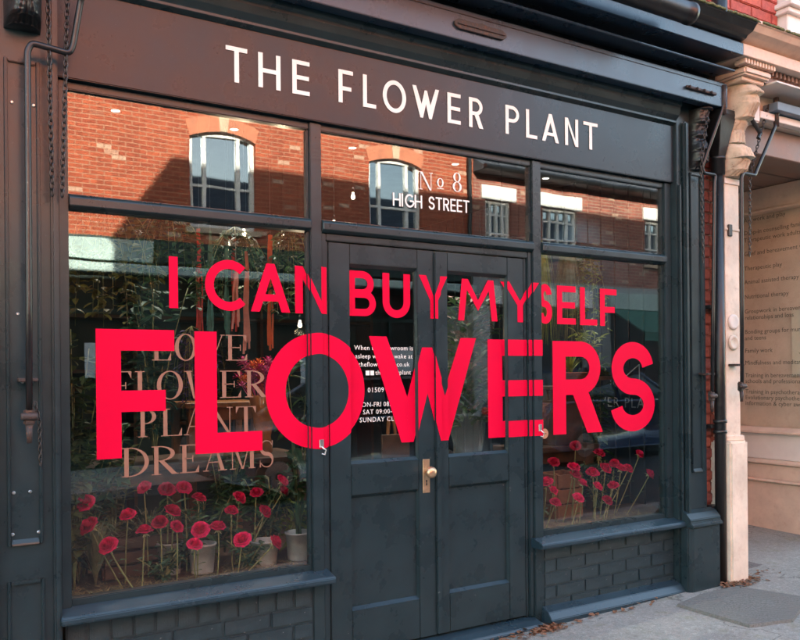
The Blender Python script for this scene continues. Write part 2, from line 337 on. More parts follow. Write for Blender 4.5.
def serif(ch, w):
    T, s = .15, .032
    sf = lambda c, v, e=.09: rect(c-T/2-e, v, c+T/2+e, v+s)
    def stem(c, th=T, e=.09): return [rect(c-th/2, 0, c+th/2, 1), rect(c-th/2-e, 0, c+th/2+e, s), rect(c-th/2-e, 1-s, c+th/2+e, 1)]
    def ring(cx, cy, rx, ry, th, a0=0, a1=360, n=48):
        o = arc(cx, cy, rx, ry, a0, a1, n); i = arc(cx, cy, rx-th, ry-s, a0, a1, n)
        return [(o[k], o[k+1], i[k+1], i[k]) for k in range(n)]
    x = .09+T/2
    if ch == 'I': return stem(w/2)
    if ch == 'L': return stem(x)+[rect(x, 0, w, s), [(w-.13, s), (w, s), (w, .3)]]
    if ch in 'EF':
        r = stem(x)+[rect(x, 1-s, w*.96, 1), [(w*.96-.12, 1-s), (w*.96, .74), (w*.96, 1-s)], rect(x, .49, w*.7, .49+s), rect(w*.7-s, .38, w*.7, .62)]
        if ch == 'E': r += [rect(x, 0, w, s), [(w-.13, s), (w, s), (w, .28)]]
        return r
    if ch == 'O': return ring(w/2, .5, w/2, .51, T)
    if ch == 'o': return ring(w/2, .25, w/2, .26, T*.7)
    if ch in 'VW':
        def v(a, b): 
            m = (a+b)/2+.02
            return [[(a+.05, 1), (m-.03, 0), (m+.03, 0), (a+.05+T*1.1, 1)], [(m, 0), (m+.03, 0), (b-.05, 1), (b-.05-s*1.2, 1)],
                    rect(a-.03, 1-s, a+.12+T, 1), rect(b-.14, 1-s, b+.03, 1)]
        return v(0, w) if ch == 'V' else v(0, w*.56)+v(w*.44, w)
    if ch == 'A':
        m = w/2
        return [[(.08, 0), (.08+s*1.2, 0), (m+.0, 1), (m-.03, 1)], [(w-.08-T*1.1, 0), (w-.08, 0), (m+.03, 1), (m-.03, 1)],
                rect(w*.25, .3, w*.68, .3+s), rect(0, 0, .2, s), rect(w-.08-T-.1, 0, w, s)]
    if ch == 'N': return [rect(.1, 0, .1+s*1.2, 1), rect(w-.1-s*1.2, 0, w-.1, 1), [(.08, 1), (w-.1-T*.75, 0), (w-.1, 0), (.08+T, 1)], rect(0, 0, .24, s), rect(0, 1-s, .2, 1), rect(w-.24, 1-s, w, 1)]
    if ch == 'M': return [rect(.08, 0, .08+s*1.2, 1)]+stem(w-.08-T/2, T, .06)+[[(.06, 1), (w/2-T*.35, 0), (w/2+T*.1, 0), (.06+T, 1)], [(w/2-.02, 0), (w/2+.02, 0), (w-.08-T+.02, 1), (w-.1-T, 1)], rect(0, 0, .22, s), rect(0, 1-s, .2, 1)]
    if ch == 'T': return stem(w/2)+[rect(0, 1-s, w, 1), [(0, 1-s), (0, .72), (.12, 1-s)], [(w, 1-s), (w-.12, 1-s), (w, .72)]]
    if ch in 'PRD':
        lo = 0 if ch == 'D' else .47; ry = (1-lo)/2; cx = x+.10; rx = (w if ch == 'D' else w*.92)-cx
        r = stem(x)+ring(cx, (1+lo)/2, rx, ry, T, -90, 90, 24)+[rect(x, 1-s, cx, 1), rect(x, lo, cx, lo+s)]
        if ch == 'R': r += [[(cx, .47), (w-T*1.2, 0), (w+.02, 0), (cx+T*1.1, .49)], rect(w-T*1.2, 0, w+.06, s)]
        return r
    if ch == 'S':
        rv = .245; p = arc(w/2, .745, w*.36, rv, 20, 262, 24)+arc(w/2, .255, w*.38, rv, 82, -160, 24)
        n = len(p); return strip(p, [s+(T-s)*math.exp(-((k/(n-1)-.5)/.17)**2) for k in range(n)])+[[(w*.82, .99), (w*.90, .99), (w*.88, .70)], [(w*.06, .01), (w*.14, .01), (w*.08, .32)]]
    if ch == '8': return ring(w/2, .75, w*.38, .25, T*.8)+[list(q) for q in ring(w/2, .25, w*.46, .265, T*.9)]
    return []
def clipx(poly, a, keep_right):
    out = []; n = len(poly)
    for i in range(n):
        p, q = poly[i], poly[(i+1) % n]; ip = (p[0] >= a) == keep_right; iq = (q[0] >= a) == keep_right
        if ip: out.append(p)
        if ip != iq:
            t = (a-p[0])/(q[0]-p[0]); out.append((a, p[1]+(q[1]-p[1])*t))
    return out
ZONES = None      # list of (x0,x1,y)
def letter(polys, x0, z0, h, mat, name, parent, y=None, thick=0, zones=None):
    mb = MB(); k = 0
    for p in polys:
        flat = isinstance(p, tuple) or p is None; q = [(x0+a*h, z0+b*h) for a, b in p]; k += 0 if flat else 1
        for zx0, zx1, zy in (zones or [(-99, 99, y)]):
            c = q
            if zones:
                c = clipx(c, zx0, True)
                if len(c) > 2: c = clipx(c, zx1, False)
            if len(c) < 3: continue
            yy = zy-(0 if flat else .0002*(k % 5+1))
            if thick: mb.prism(c, yy-thick, yy, 'y')
            else: mb.add([(a, yy, b) for a, b in c], [tuple(range(len(c)))])
    return mb.build(name, mat, parent, recalc=bool(thick))
def font_text(body, size, mat, name, parent, M, align='LEFT', spacing=1.0):
    cu = bpy.data.curves.new('t', 'FONT'); cu.body = body; cu.size = size; cu.align_x = align; cu.space_character = spacing; cu.resolution_u = 2
    o = bpy.data.objects.new('t', cu); C.objects.link(o); dg = bpy.context.evaluated_depsgraph_get()
    me = bpy.data.meshes.new_from_object(o.evaluated_get(dg)); bpy.data.objects.remove(o); me.transform(M); me.materials.clear()
    me.name = name
    return link(name, me, mat, parent)
FRONT = lambda x, y, z: Matrix.Translation((x, y, z)) @ Matrix.Rotation(math.pi/2, 4, 'X')

#%%STRUCTURE
# ------------------------------------------------------------------ ground
PAVE = asphalt('worn_tarmac_pavement', (.185, .20, .18), (.27, .285, .26), (.15, .16, .07))
ROADM = asphalt('road_asphalt', (.036, .037, .038), (.050, .051, .051))
KERBM = asphalt('granite_kerb', (.24, .23, .22), (.33, .32, .30), scale=2)
SLABM = asphalt('patched_slab', (.12, .12, .115), (.17, .165, .155), (.12, .12, .07), scale=2)
def sheet(name, xs, ys, zf, mat, parent=None, rough=0.0):
    v = []; f = []; r2 = random.Random(3)
    for y in ys:
        for x in xs: v.append((x, y, zf(x, y)+(r2.uniform(-1, 1)*rough if -3 < x < 8 and y > -2 else 0)))
    n = len(xs)
    for j in range(len(ys)-1):
        for i in range(n-1): f.append((j*n+i, j*n+i+1, (j+1)*n+i+1, (j+1)*n+i))
    return MB().add(v, f).build(name, mat, parent, smooth=True, recalc=False)
fine = [-80, -30, -6]+[-3+.12*i for i in range(93)]+[10, 12, 30, 80]
tag(sheet('ground', [-200, -6, 12, 200], [-200, -14, 0, 200], lambda x, y: gz(x, -5)-.25, ROADM), kind='structure')
tag(sheet('pavement', fine, [-2.2, -1.6]+[-1.5+.12*i for i in range(15)]+[.9, 1.8], gz, PAVE, rough=.0025), kind='structure')
tag(sheet('road', [-80, -6, 12, 80], [-7.6, -2.3], lambda x, y: gz(x, -2.3)-.12, ROADM), kind='structure')
tag(sheet('far_pavement', [-80, -6, 12, 80], [-10.2, -7.6], lambda x, y: gz(x, -2.3)-.0, PAVE), kind='structure')
for nm, ya, yb in (('kerb', -2.33, -2.2), ('far_kerb', -7.6, -7.47)):
    mb = MB()
    for i in range(-30, 40):
        x0, x1 = i*.9+.004, i*.9+.896; za, zb = gz(x0, -2.2)+.006, gz(x1, -2.2)+.006
        mb.add([(x0, ya, za-.3), (x1, ya, zb-.3), (x1, yb, zb-.3), (x0, yb, za-.3), (x0, ya, za), (x1, ya, zb), (x1, yb, zb), (x0, yb, za)],
               [(0, 3, 2, 1), (4, 5, 6, 7), (0, 1, 5, 4), (1, 2, 6, 5), (2, 3, 7, 6), (3, 0, 4, 7)])
    tag(mb.build(nm, KERBM, None, .008), kind='structure')
# tarmac patch / slab beside the downpipe
sp_ = [(3.99, -.25), (4.02, -.72), (4.30, -.80), (4.75, -.62), (4.60, -.22), (4.3, -.20)]
mb = MB(); n = len(sp_)
mb.add([(x, y, gz(x, y)+.018) for x, y in sp_]+[(x+(x-4.3)*.04, y+(y+.5)*.04, gz(x, y)-.02) for x, y in sp_],
       [tuple(range(n))]+[(i, (i+1) % n, (i+1) % n+n, i+n) for i in range(n)])
sl_ = NB('ridged_slab'); tcn = sl_.n('ShaderNodeTexCoord'); wv = sl_.n('ShaderNodeTexWave'); wv.inputs['Scale'].default_value = 17; wv.inputs['Distortion'].default_value = 1.2; wv.bands_direction = 'DIAGONAL'
sl_.l(tcn.outputs['Object'], wv.inputs['Vector']); nn = sl_.noise(90, 4); n3 = sl_.noise(6, 6)
sl_.l(sl_.mixc(sl_.maprange(n3, .3, .7, 0, 1), sl_.mixc(sl_.maprange(nn, .35, .65, 0, 1), (.085, .095, .088), (.18, .195, .18)), (.13, .14, .125)), sl_.p.inputs['Base Color'])
sl_.p.inputs['Roughness'].default_value = .9; xx = sl_.bump(wv.outputs['Fac'], .35, .004); sl_.bump(nn, .5, .004, xx)
tag(mb.build('paving_slab', sl_.m), kind='structure')

# ------------------------------------------------------------------ the flower shop
shop = thing('flower_shop', 'slate painted flower shop front with double doors and crimson window lettering', 'building', (2.4, 0, 0))
def S(name, mb, mat, bevel=.003, seg=1, smooth=False, parent=None): return mb.build(name, mat, parent or shop, bevel, seg, smooth)
# frame members of the glazed front (front face y=0)
def member(name, x0, x1, y0, y1, z0, z1, bevel=.004, mat=P_DARK): return S(name, MB().box(x0, y0, z0, x1, y1, z1), mat, bevel, 2)
ML = [(.520, .560), (1.663, 1.725), (3.075, 3.142), (4.200, 4.262)]
for k, (a, b) in enumerate(ML):
    member('window_post', a, b, 0, .07, -.2 if k in (1, 2) else .44, 2.70)
    # thin glazing bead behind the front arris, seen on the reveals
    if k in (1, 2, 3): member('glazing_bead', a-.012, a-.001, .014, .05, .52, 2.172, .003)
    if k in (1, 2, 3): member('glazing_bead', a-.012, a-.001, .014, .05, 2.224, 2.664, .003)
for a, b in ((.560, 1.663), (1.725, 3.075), (3.142, 4.200)):
    pr_ = [(-.018, 2.180), (-.018, 2.214), (-.006, 2.226), (.028, 2.236), (.068, 2.236), (.068, 2.168), (.004, 2.168)]
    S('transom_bar', MB().prism(pr_, a, b), P_DARK, .003, 1)
    member('head_rail', a, b, .012, .07, 2.668, 2.702)
    MB().box(a+.002, .030, 2.232, b-.002, .035, 2.672).build('transom_pane', G_MAIN, shop)
for a, b, x0, x1 in ((.560, 1.663, .507, 1.745), (3.142, 4.200, 3.055, 4.30)):
    sp2 = [(-.085, .452), (-.085, .480), (-.078, .489), (-.02, .500), (.018, .506), (.018, .530), (.024, .538), (.07, .538), (.07, .452)]
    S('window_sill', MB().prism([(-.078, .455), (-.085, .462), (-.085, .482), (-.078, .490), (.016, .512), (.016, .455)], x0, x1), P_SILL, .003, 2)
    S('bottom_rail', MB().box(a, .0165, .44, b, .068, .540), P_DARK, .004, 2)
    MB().box(a+.002, .030, .536, b-.002, .035, 2.170).build('display_pane', G_MAIN, shop)

# stall risers of painted brick: every brick its own piece
def brick_mesh(w, h, d, seed, b=.006):
    r = random.Random(seed); mb = MB().box(-w/2, 0, -h/2, w/2, d, h/2); me = mb.mesh('brick', b, 2)
    for v in me.vertices:
        q = noise.noise_vector(v.co*22+Vector((seed*3.7, 0, 0))); v.co += q*.0032
    return me
def brick_course(parent, x0, x1, z, h, bw, y, meshes, off, mat, r, depth=.05, gap=.004):
    x = x0-off*bw
    while x < x1-.02:
        a, b = max(x, x0), min(x+bw, x1)
        if b-a > .03:
            wkey = (round(b-a-gap, 3), round(h-gap, 3), r.randrange(4))
            if wkey not in meshes: meshes[wkey] = brick_mesh(wkey[0], wkey[1], depth, len(meshes)+1); meshes[wkey].materials.append(mat)
            o = bpy.data.objects.new('brick', meshes[wkey]); C.objects.link(o); o.parent = parent
            o.location = ((a+b)/2, y+r.uniform(-.002, .002), z+h/2); o.rotation_euler = (0, r.uniform(-.004, .004), r.uniform(-.006, .006))
        x += bw
BM = {}; rb = random.Random(11)
for x0, x1, kind in ((.535, 1.663, 0), (3.142, 4.262, 1)):
    rz = S('stall_riser', MB().box(x0, .008, -.15, x1, .09, .452), P_BRICK, 0)
    if kind == 0:
        brick_course(rz, x0, x1, .345, .106, .094, 0, BM, .1, P_BRICK, rb)
        z = .345
    else: z = .452
    k = 0
    while z > -.06:
        z -= .078; brick_course(rz, x0, x1, z, .078, .232, 0, BM, .5*(k % 2)+.1, P_BRICK, rb); k += 1
# base plinth with sloped top under the right riser and under the doors
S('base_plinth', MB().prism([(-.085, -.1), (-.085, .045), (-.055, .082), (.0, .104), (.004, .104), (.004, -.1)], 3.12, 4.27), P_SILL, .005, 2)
S('base_plinth', MB().prism([(-.06, -.2), (-.06, .0), (-.03, .03), (.0, .04), (.004, .04), (.004, -.2)], .50, 1.70), P_DARK, .005, 2)
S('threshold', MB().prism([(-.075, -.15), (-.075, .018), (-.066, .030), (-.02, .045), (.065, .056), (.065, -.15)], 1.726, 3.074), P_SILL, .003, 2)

# door frame and doors
for a, b in ((1.7255, 1.752), (3.046, 3.0745)):
    member('door_frame', a, b, .012, .08, .056, 2.166)
member('door_frame', 1.7525, 3.0455, .012, .08, 2.132, 2.166)
member('door_stop', 1.7525, 1.768, .026, .08, .056, 2.131); member('door_stop', 3.022, 3.0455, .026, .08, .056, 2.131)
DY = .022
def door(x0, x1, gx0, gx1, knob):
    d = S('door', MB().box(x0, DY, .064, gx0, DY+.045, 2.126), P_DARK, .003, 2)
    def dp(name, mb, mat=P_DARK, bev=.003, seg=2): return mb.build(name, mat, d, bev, seg)
    dp('stile', MB().box(gx1, DY, .064, x1, DY+.045, 2.126))
    g = .0005
    dp('top_rail', MB().box(gx0+g, DY+.0006, 2.026, gx1-g, DY+.044, 2.126)); dp('lock_rail', MB().box(gx0+g, DY+.0006, .855, gx1-g, DY+.044, 1.012))
    dp('bottom_rail', MB().box(gx0+g, DY+.0006, .064, gx1-g, DY+.044, .272))
    dp('panel', MB().box(gx0, DY+.024, .272, gx1, DY+.036, .855), bev=0)
    for z0, z1, nm in ((.272, .855, 'panel_bead'), (1.012, 2.026, 'glazing_bead')):
        m = .016; q = DY+.022
        dp(nm, MB().prism([(DY+.002, z0), (q, z0+m), (q, z0)], gx0, gx1), P_SILL, bev=0)          # sloped, skylight painted in as a bluer slate
        dp(nm, MB().prism([(DY+.003, z1), (q, z1), (q, z1-m)], gx0, gx1), bev=0)
        dp(nm, MB().prism([(gx0, DY+.003), (gx0, q), (gx0+.006, q)], z0, z1, 'z'), bev=0)
        dp(nm, MB().prism([(gx1, DY+.003), (gx1-.006, q), (gx1, q)], z0, z1, 'z'), bev=0)
    MB().box(gx0, DY+.023, 1.012, gx1, DY+.028, 2.026).build('pane', G_MAIN, d)
    return d, dp
d1, dp1 = door(1.770, 2.402, 1.888, 2.292, True)
d2, dp2 = door(2.408, 3.020, 2.486, 2.902, False)
dp2('astragal', MB().box(2.396, DY-.014, .07, 2.432, DY-.0005, 2.12), bev=.005)
dp1('lock_plate', MB().box(2.316, DY-.004, .832, 2.360, DY-.0003, 1.012), P_BRASS, .0015, 1)
dp1('keyhole', MB().prism([(2.334, .872), (2.342, .872), (2.340, .89), (2.344, .896), (2.338, .903), (2.332, .896), (2.336, .89)], DY-.0052, DY-.0042, 'y'), P_BLACK, 0)
dp1('door_knob', MB().lathe([(.012, 0), (.012, -.018), (.016, -.022), (.027, -.030), (.031, -.042), (.029, -.054), (.018, -.062), (.004, -.064)], (2.340, DY-.004, .945), 24, 'y'), P_BRASS, 0).data.shade_smooth()
for hx, hz, hy in ((1.712, 1.127, -.0005), (3.118, 1.145, -.0005)):
    h = S('hasp', MB().box(hx-.012, hy-.006, hz-.018, hx+.012, hy, hz+.022), P_STEEL, .002)
    MB().tube([(hx-.004, hy-.012, hz-.012), (hx+.016, hy-.016, hz-.03), (hx+.012, hy-.014, hz-.052), (hx-.004, hy-.010, hz-.046)], .004, 8).build('hasp_loop', P_STEEL, h, smooth=True)

# pilasters
def pilaster(x0, x1, panels, plinth):
    p = S('pilaster', MB().box(x0, -.045, -.2, x1, .1, 3.30), P_DARK, .005, 2)
    def pp(name, mb, mat=P_DARK, bev=.003): return mb.build(name, mat, p, bev, 2)
    for a, b, z0, z1 in panels:
        for (xa, xb) in ((a, a+.016), (b-.016, b)):
            pp('panel_moulding', MB().prism([(xa, -.0455), (xa+.004, -.059), (xb-.004, -.059), (xb, -.0455)], z0, z1, 'z'))
        pp('panel_moulding', MB().box(a+.0165, -.057, z1-.016, b-.0165, -.0455, z1)); pp('panel_moulding', MB().prism([(-.0455, z0), (-.060, z0), (-.058, z0+.008), (-.0455, z0+.026)], a+.0165, b-.0165))
    return p, pp
pl, ppl = pilaster(.15, .5165, [(.315, .448, .80, 2.735), (.312, .452, .10, .66)], None)
ppl('edge_roll', MB().box(.484, -.066, -.1, .514, -.0455, 3.1), bev=.008); ppl('edge_roll', MB().box(.255, -.066, -.1, .285, -.0455, 3.1), bev=.008)
prr, ppr = pilaster(4.262, 4.545, [(4.38, 4.505, .80, 2.78)], None)
ppr('edge_roll', MB().box(4.272, -.060, .5, 4.297, -.0455, 2.69), bev=.007); ppr('edge_roll', MB().box(4.308, -.078, .515, 4.352, -.0455, 3.1), bev=.012)
ppr('plinth', MB().prism([(4.27, -.0455), (4.27, -.105), (4.30, -.125), (4.565, -.125), (4.58, -.11), (4.58, .05), (4.5455, .05), (4.5455, -.0455)], -.1, .455, 'z'), bev=.006)
ppr('plinth_cap', MB().prism([(-.0455, .455), (-.138, .455), (-.138, .470), (-.118, .485), (-.118, .505), (-.085, .54), (-.0455, .56)], 4.28, 4.585), bev=.004)
for px_, zz in ((.34, 1.01), (.40, 1.01), (.345, 2.56), (.425, 2.56), (.36, 1.72), (.405, 1.72), (.335, .845), (.43, .845), (.375, 1.45), (.41, 1.45)):
    ppl('bolt', MB().lathe([(.007, 0), (.007, -.003), (.004, -.006)], (px_, -.0458, zz), 10, 'y'), P_STEEL, 0)
# small bracket hooks on the pilaster where the awning arm folds
# fascia
fas = S('fascia_board', MB().box(.505, -.022, 2.703, 4.275, .05, 3.105), P_FASC, .004, 2)
MB().prism([(-.0225, 3.07), (-.05, 3.085), (-.05, 3.10), (-.075, 3.125), (-.085, 3.16), (-.085, 3.175), (-.10, 3.185), (-.10, 3.30), (.05, 3.30), (.05, 3.106), (-.0225, 3.106)], .518, 4.261).build('fascia_moulding', P_DARK, fas, .002)
FT = [('T',1.234,1.337),('H',1.391,1.502),('E',1.563,1.653),('F',1.81,1.891),('L',1.948,2.023),('O',2.064,2.203),('W',2.243,2.41),('E',2.465,2.551),('R',2.608,2.704),('P',2.862,2.96),('L',3.012,3.094),('A',3.132,3.26),('N',3.311,3.415),('T',3.46,3.576)]
for ch, a, b in FT:
    h = .163; letter(sans(ch, (b-a)/h, .135), a, 2.815, h, P_WHITE, 'sign_letter', fas, y=-.0228, thick=.003)

# awning box, dark gap, metal lip and cornice
aw = S('awning_box', MB().prism([(-.185, 3.198), (-.185, 3.352), (-.178, 3.360), (-.10, 3.372), (-.10, 3.205)], .20, 4.60), P_BOX, .003, 2)
MB().box(.2005, -.1885, 3.330, 4.5995, -.1855, 3.334).build('seam', P_BLACK, aw)
plq = MB().prism([(2.395, 3.265), (2.42, 3.247), (2.71, 3.247), (2.735, 3.265), (2.735, 3.282), (2.71, 3.298), (2.60, 3.298), (2.575, 3.308), (2.55, 3.298), (2.42, 3.298), (2.395, 3.282)], -.2, -.1856, 'y').build('maker_plate', P_RUST, aw, .003)
MB().prism([(2.41, 3.268), (2.72, 3.268), (2.72, 3.277), (2.41, 3.277)], -.206, -.2005, 'y').build('plate_rib', P_RUST, plq, .002)
ab = S('arm_bar', MB().box(4.18, -.204, 3.255, 4.47, -.1856, 3.272), P_RUST, .004, 1, parent=aw)
for x in (4.20, 4.27, 4.34, 4.41):
    MB().lathe([(.009, 0), (.009, -.006), (.005, -.012)], (x, -.2045, 3.2635), 10, 'y').build('rivet', P_RUST, aw)
S('awning_recess', MB().box(.2, -.09, 3.30, 4.60, .05, 3.60), P_BLACK, 0)
S('metal_lip', MB().prism([(-.27, 3.402), (-.275, 3.410), (-.27, 3.418), (-.10, 3.438), (-.10, 3.425)], .2, 4.56), P_BOX, .002)
cor = S('cornice', MB().prism([(-.34, 3.485), (-.34, 3.560), (-.332, 3.568), (-.0905, 3.568), (-.0905, 3.51), (-.32, 3.485)], .1, 4.555), P_BOX, .003)
MB().prism([(-.30, 3.5685), (-.36, 3.585), (-.37, 3.60), (-.41, 3.615), (-.435, 3.648), (-.445, 3.652), (-.445, 3.672), (.0, 3.70), (.0, 3.5685)], .1, 4.555).build('cornice_cap', P_BLACK, cor, .002)
# timber dentil strip at the right end of the recess
for i in range(9):
    box('dentil', (4.23+i*.036, -.118, 3.452), (4.25+i*.036, -.0905, 3.478), P_BROWN, cor, .002)
box('vent_slat', (4.22, -.13, 3.441), (4.55, -.091, 3.450), P_PEACH, cor, .002)

# upper storey of the flower shop (casts the shade over the street) and its roof
UB = [brickmat('red_brick_upper', (.42, .10, .06), (.33, .075, .05), (.30, .2, .15), soot=.3)]
uw = S('upper_wall', MB().box(.1, .002, 3.701, 4.70, .30, 6.05), UB[0], 0)
S('roof', MB().prism([(-.25, 5.95), (-.25, 6.03), (3.5, 8.4), (7.2, 5.95)], .1, 4.70), plain('slate_roof', (.07, .075, .085), .7, 0, .3, 8), 0)
S('rear_wall', MB().box(.1, 6.6, -.3, 4.70, 6.9, 5.95), UB[0], 0)
S('ceiling_slab', MB().box(.1, .09, 3.30, 4.70, 6.6, 3.50), P_PALE, 0)

# ------------------------------------------------------------------ vinyl lettering on the glass, posts and doors
GY, FY, DYv = .0292, -.0009, DY-.0009; GR = .0278
ZN = [(-9, 1.651, GR), (1.651, 1.663, .013), (1.663, 1.725, FY), (1.727, 1.751, .0112), (1.753, 1.767, .0252), (1.770, 1.888, DYv), (1.888, 2.292, DY+.0222), (2.292, 2.395, DYv),
      (2.3955, 2.4325, DY-.0149), (2.433, 2.486, DYv), (2.486, 2.902, DY+.0222), (2.902, 3.0195, DYv), (3.0225, 3.0455, .0252), (3.0465, 3.0745, .0112), (3.075, 3.142, FY), (3.142, 4.188, GR)]
SM = [('I',.981,1.021),('C',1.145,1.349),('A',1.364,1.565),('N',1.591,1.760),('B',1.888,2.051),('U',2.092,2.261),('Y',2.302,2.486),('M',2.572,2.847),('Y',2.869,3.120),('S',3.136,3.245),('E',3.284,3.434),('L',3.47,3.613),('F',3.638,3.782)]
for k, (ch, a, b) in enumerate(SM):
    h = .231; letter(sans(ch, (b-a)/h, .178), a, 1.771-.0065*(a-1), h, P_RED, 'vinyl_letter', shop, zones=ZN)
for ch, a, b in [('F',.668,1.002),('L',1.094,1.416),('O',1.434,1.980),('W',2.008,2.693),('E',2.775,3.163),('R',3.246,3.653),('S',3.724,4.122)]:
    h = .558; letter(sans(ch, (b-a)/h, .185), a, 1.114-.0065*(a-.7), h, P_RED, 'vinyl_letter', shop, zones=ZN)
for z, h, row in [(1.537, .119, [('L',.904,.988),('O',1.005,1.105),('V',1.119,1.232),('E',1.242,1.344)]),
                  (1.364, .126, [('F',.733,.818),('L',.830,.914),('O',.924,1.04),('W',1.049,1.192),('E',1.211,1.313),('R',1.332,1.437),('S',1.452,1.53)]),
                  (1.200, .122, [('P',.841,.927),('L',.94,1.034),('A',1.043,1.149),('N',1.158,1.272),('T',1.287,1.385)]),
                  (1.030, .127, [('D',.77,.887),('R',.898,1.01),('E',1.023,1.11),('A',1.129,1.242),('M',1.256,1.383),('S',1.398,1.477)])]:
    for ch, a, b in row: letter(serif(ch, (b-a)/h), a, z, h, P_BRONZE, 'bronze_letter', shop, y=.0297)
for ch, a, b, z, h in [('N', 2.314, 2.402, 2.452, .095), ('8', 2.53, 2.596, 2.466, .104)]:
    letter(serif(ch, (b-a)/h), a, z, h, P_WHITE, 'number_letter', shop, y=GY)
letter(serif('o', .45)+[rect(0, -.1, .45, -.06)], 2.43, 2.478, .095, P_WHITE, 'number_letter', shop, y=GY)
xx_ = 2.150
for ch, wd in [('H', .7), ('I', .14), ('G', .82), ('H', .7), (' ', .4), ('S', .58), ('T', .62), ('R', .6), ('E', .52), ('E', .52), ('T', .62)]:
    h = .069
    if ch != ' ': letter(sans(ch, wd, .14), xx_, 2.347+.017*(xx_-2.15), h, P_WHITE, 'number_letter', shop, y=GY)
    xx_ += (wd+.22)*h*.84
for k, (t, z) in enumerate([('When the showroom is', 1.592), ('asleep we are awake at', 1.549), ('theflowerplant.co.uk', 1.507), ('MON-FRI 08:00-17:00', 1.300), ('SAT 09:00-16:00', 1.262), ('SUNDAY CLOSED', 1.222)]):
    font_text(t, .0345, P_WHITE, 'door_text', d1, FRONT(2.10, DY+.0224, z), 'CENTER', 1.06 if k < 4 else 1.12)
font_text('01509 8', .036, P_WHITE, 'door_text', d1, FRONT(1.998, DY+.0224, 1.374), 'LEFT', 1.12)
font_text('theflowerplant', .0345, P_WHITE, 'door_text', d1, FRONT(2.045, DY+.0224, 1.464), 'LEFT', 1.06)
for a in (1.988, 2.015):
    MB().prism(rect(a, 1.462, a+.022, 1.486), DY+.0224, DY+.0226, 'y').build('door_icon', P_WHITE, d1)
stk = MB().lathe([(.030, 0), (.030, -.0006)], (3.178, GY, 1.108), 28, 'y').build('round_sticker', plain('kraft_sticker', (.42, .22, .12), .6, 0, .1), shop)
MB().box(3.164, GY-.0010, 1.106, 3.192, GY-.0007, 1.110).build('sticker_print', P_BLACK, stk)
#%%NEIGHBOUR
# ------------------------------------------------------------------ neighbouring shop on the right
nb = thing('consulting_shop', 'cream and peach shop with recessed lobby right of the flower shop', 'building', (5.6, 0, 0))
def Nn(name, mb, mat, bevel=.003, seg=1, smooth=False, parent=None): return mb.build(name, mat, parent or nb, bevel, seg, smooth)
RB = brickmat('red_brick_pier', (.30, .09, .06), (.22, .06, .045), (.22, .17, .13), soot=.5)
# brick jamb behind the downpipe, brick by brick
jb = Nn('brick_jamb', MB().box(4.546, .012, -.2, 4.70, .30, 3.48), RB, 0)
BRM = perobj('loose_red_brick', [(.30, .085, .055), (.36, .11, .07), (.23, .06, .045), (.28, .10, .08)], .85, .35, 30, .5, .004)
BM2 = {}; rb = random.Random(5); z = -.04; k = 0
while z < 3.1:
    brick_course(jb, 4.546, 4.70, z, .076, .17 if k % 2 else .115, .0, BM2, .4*(k % 2), BRM, rb, .03, .010); z += .076; k += 1
# cream pier with its base and corbel
pier = Nn('pier', MB().box(4.690, -.085, .85, 4.850, .3, 3.0), P_CREAM, .006, 2)
MB().prism([(4.655, -.15), (4.82, -.15), (4.868, -.12), (4.868, .3), (4.655, .3)], .08-.2, .995, 'z').build('pier_base', P_CREAM, pier, .012, 2)
MB().prism([(4.690, -.086), (4.81, -.14), (4.85, -.10), (4.85, -.086)], .9955, 1.03, 'z').build('pier_base_cap', P_CREAM, pier, .004)
MB().lathe([(.052, 0), (.052, -.012), (.040, -.016), (.030, -.014)], (4.77, -.0852, 1.80), 20, 'y').build('roundel', P_PALE, pier, smooth=True)
MB().lathe([(.052, 0), (.052, -.010), (.036, -.014), (.030, -.010)], (4.77, -.0852, 1.66), 20, 'y').build('roundel', P_CREAM, pier, smooth=True)
box('pier_fillet', (4.69, -.094, 2.735), (4.85, -.0855, 2.775), P_PALE, pier); box('pier_fillet', (4.69, -.092, 2.42), (4.85, -.0855, 2.436), P_CREAM, pier)
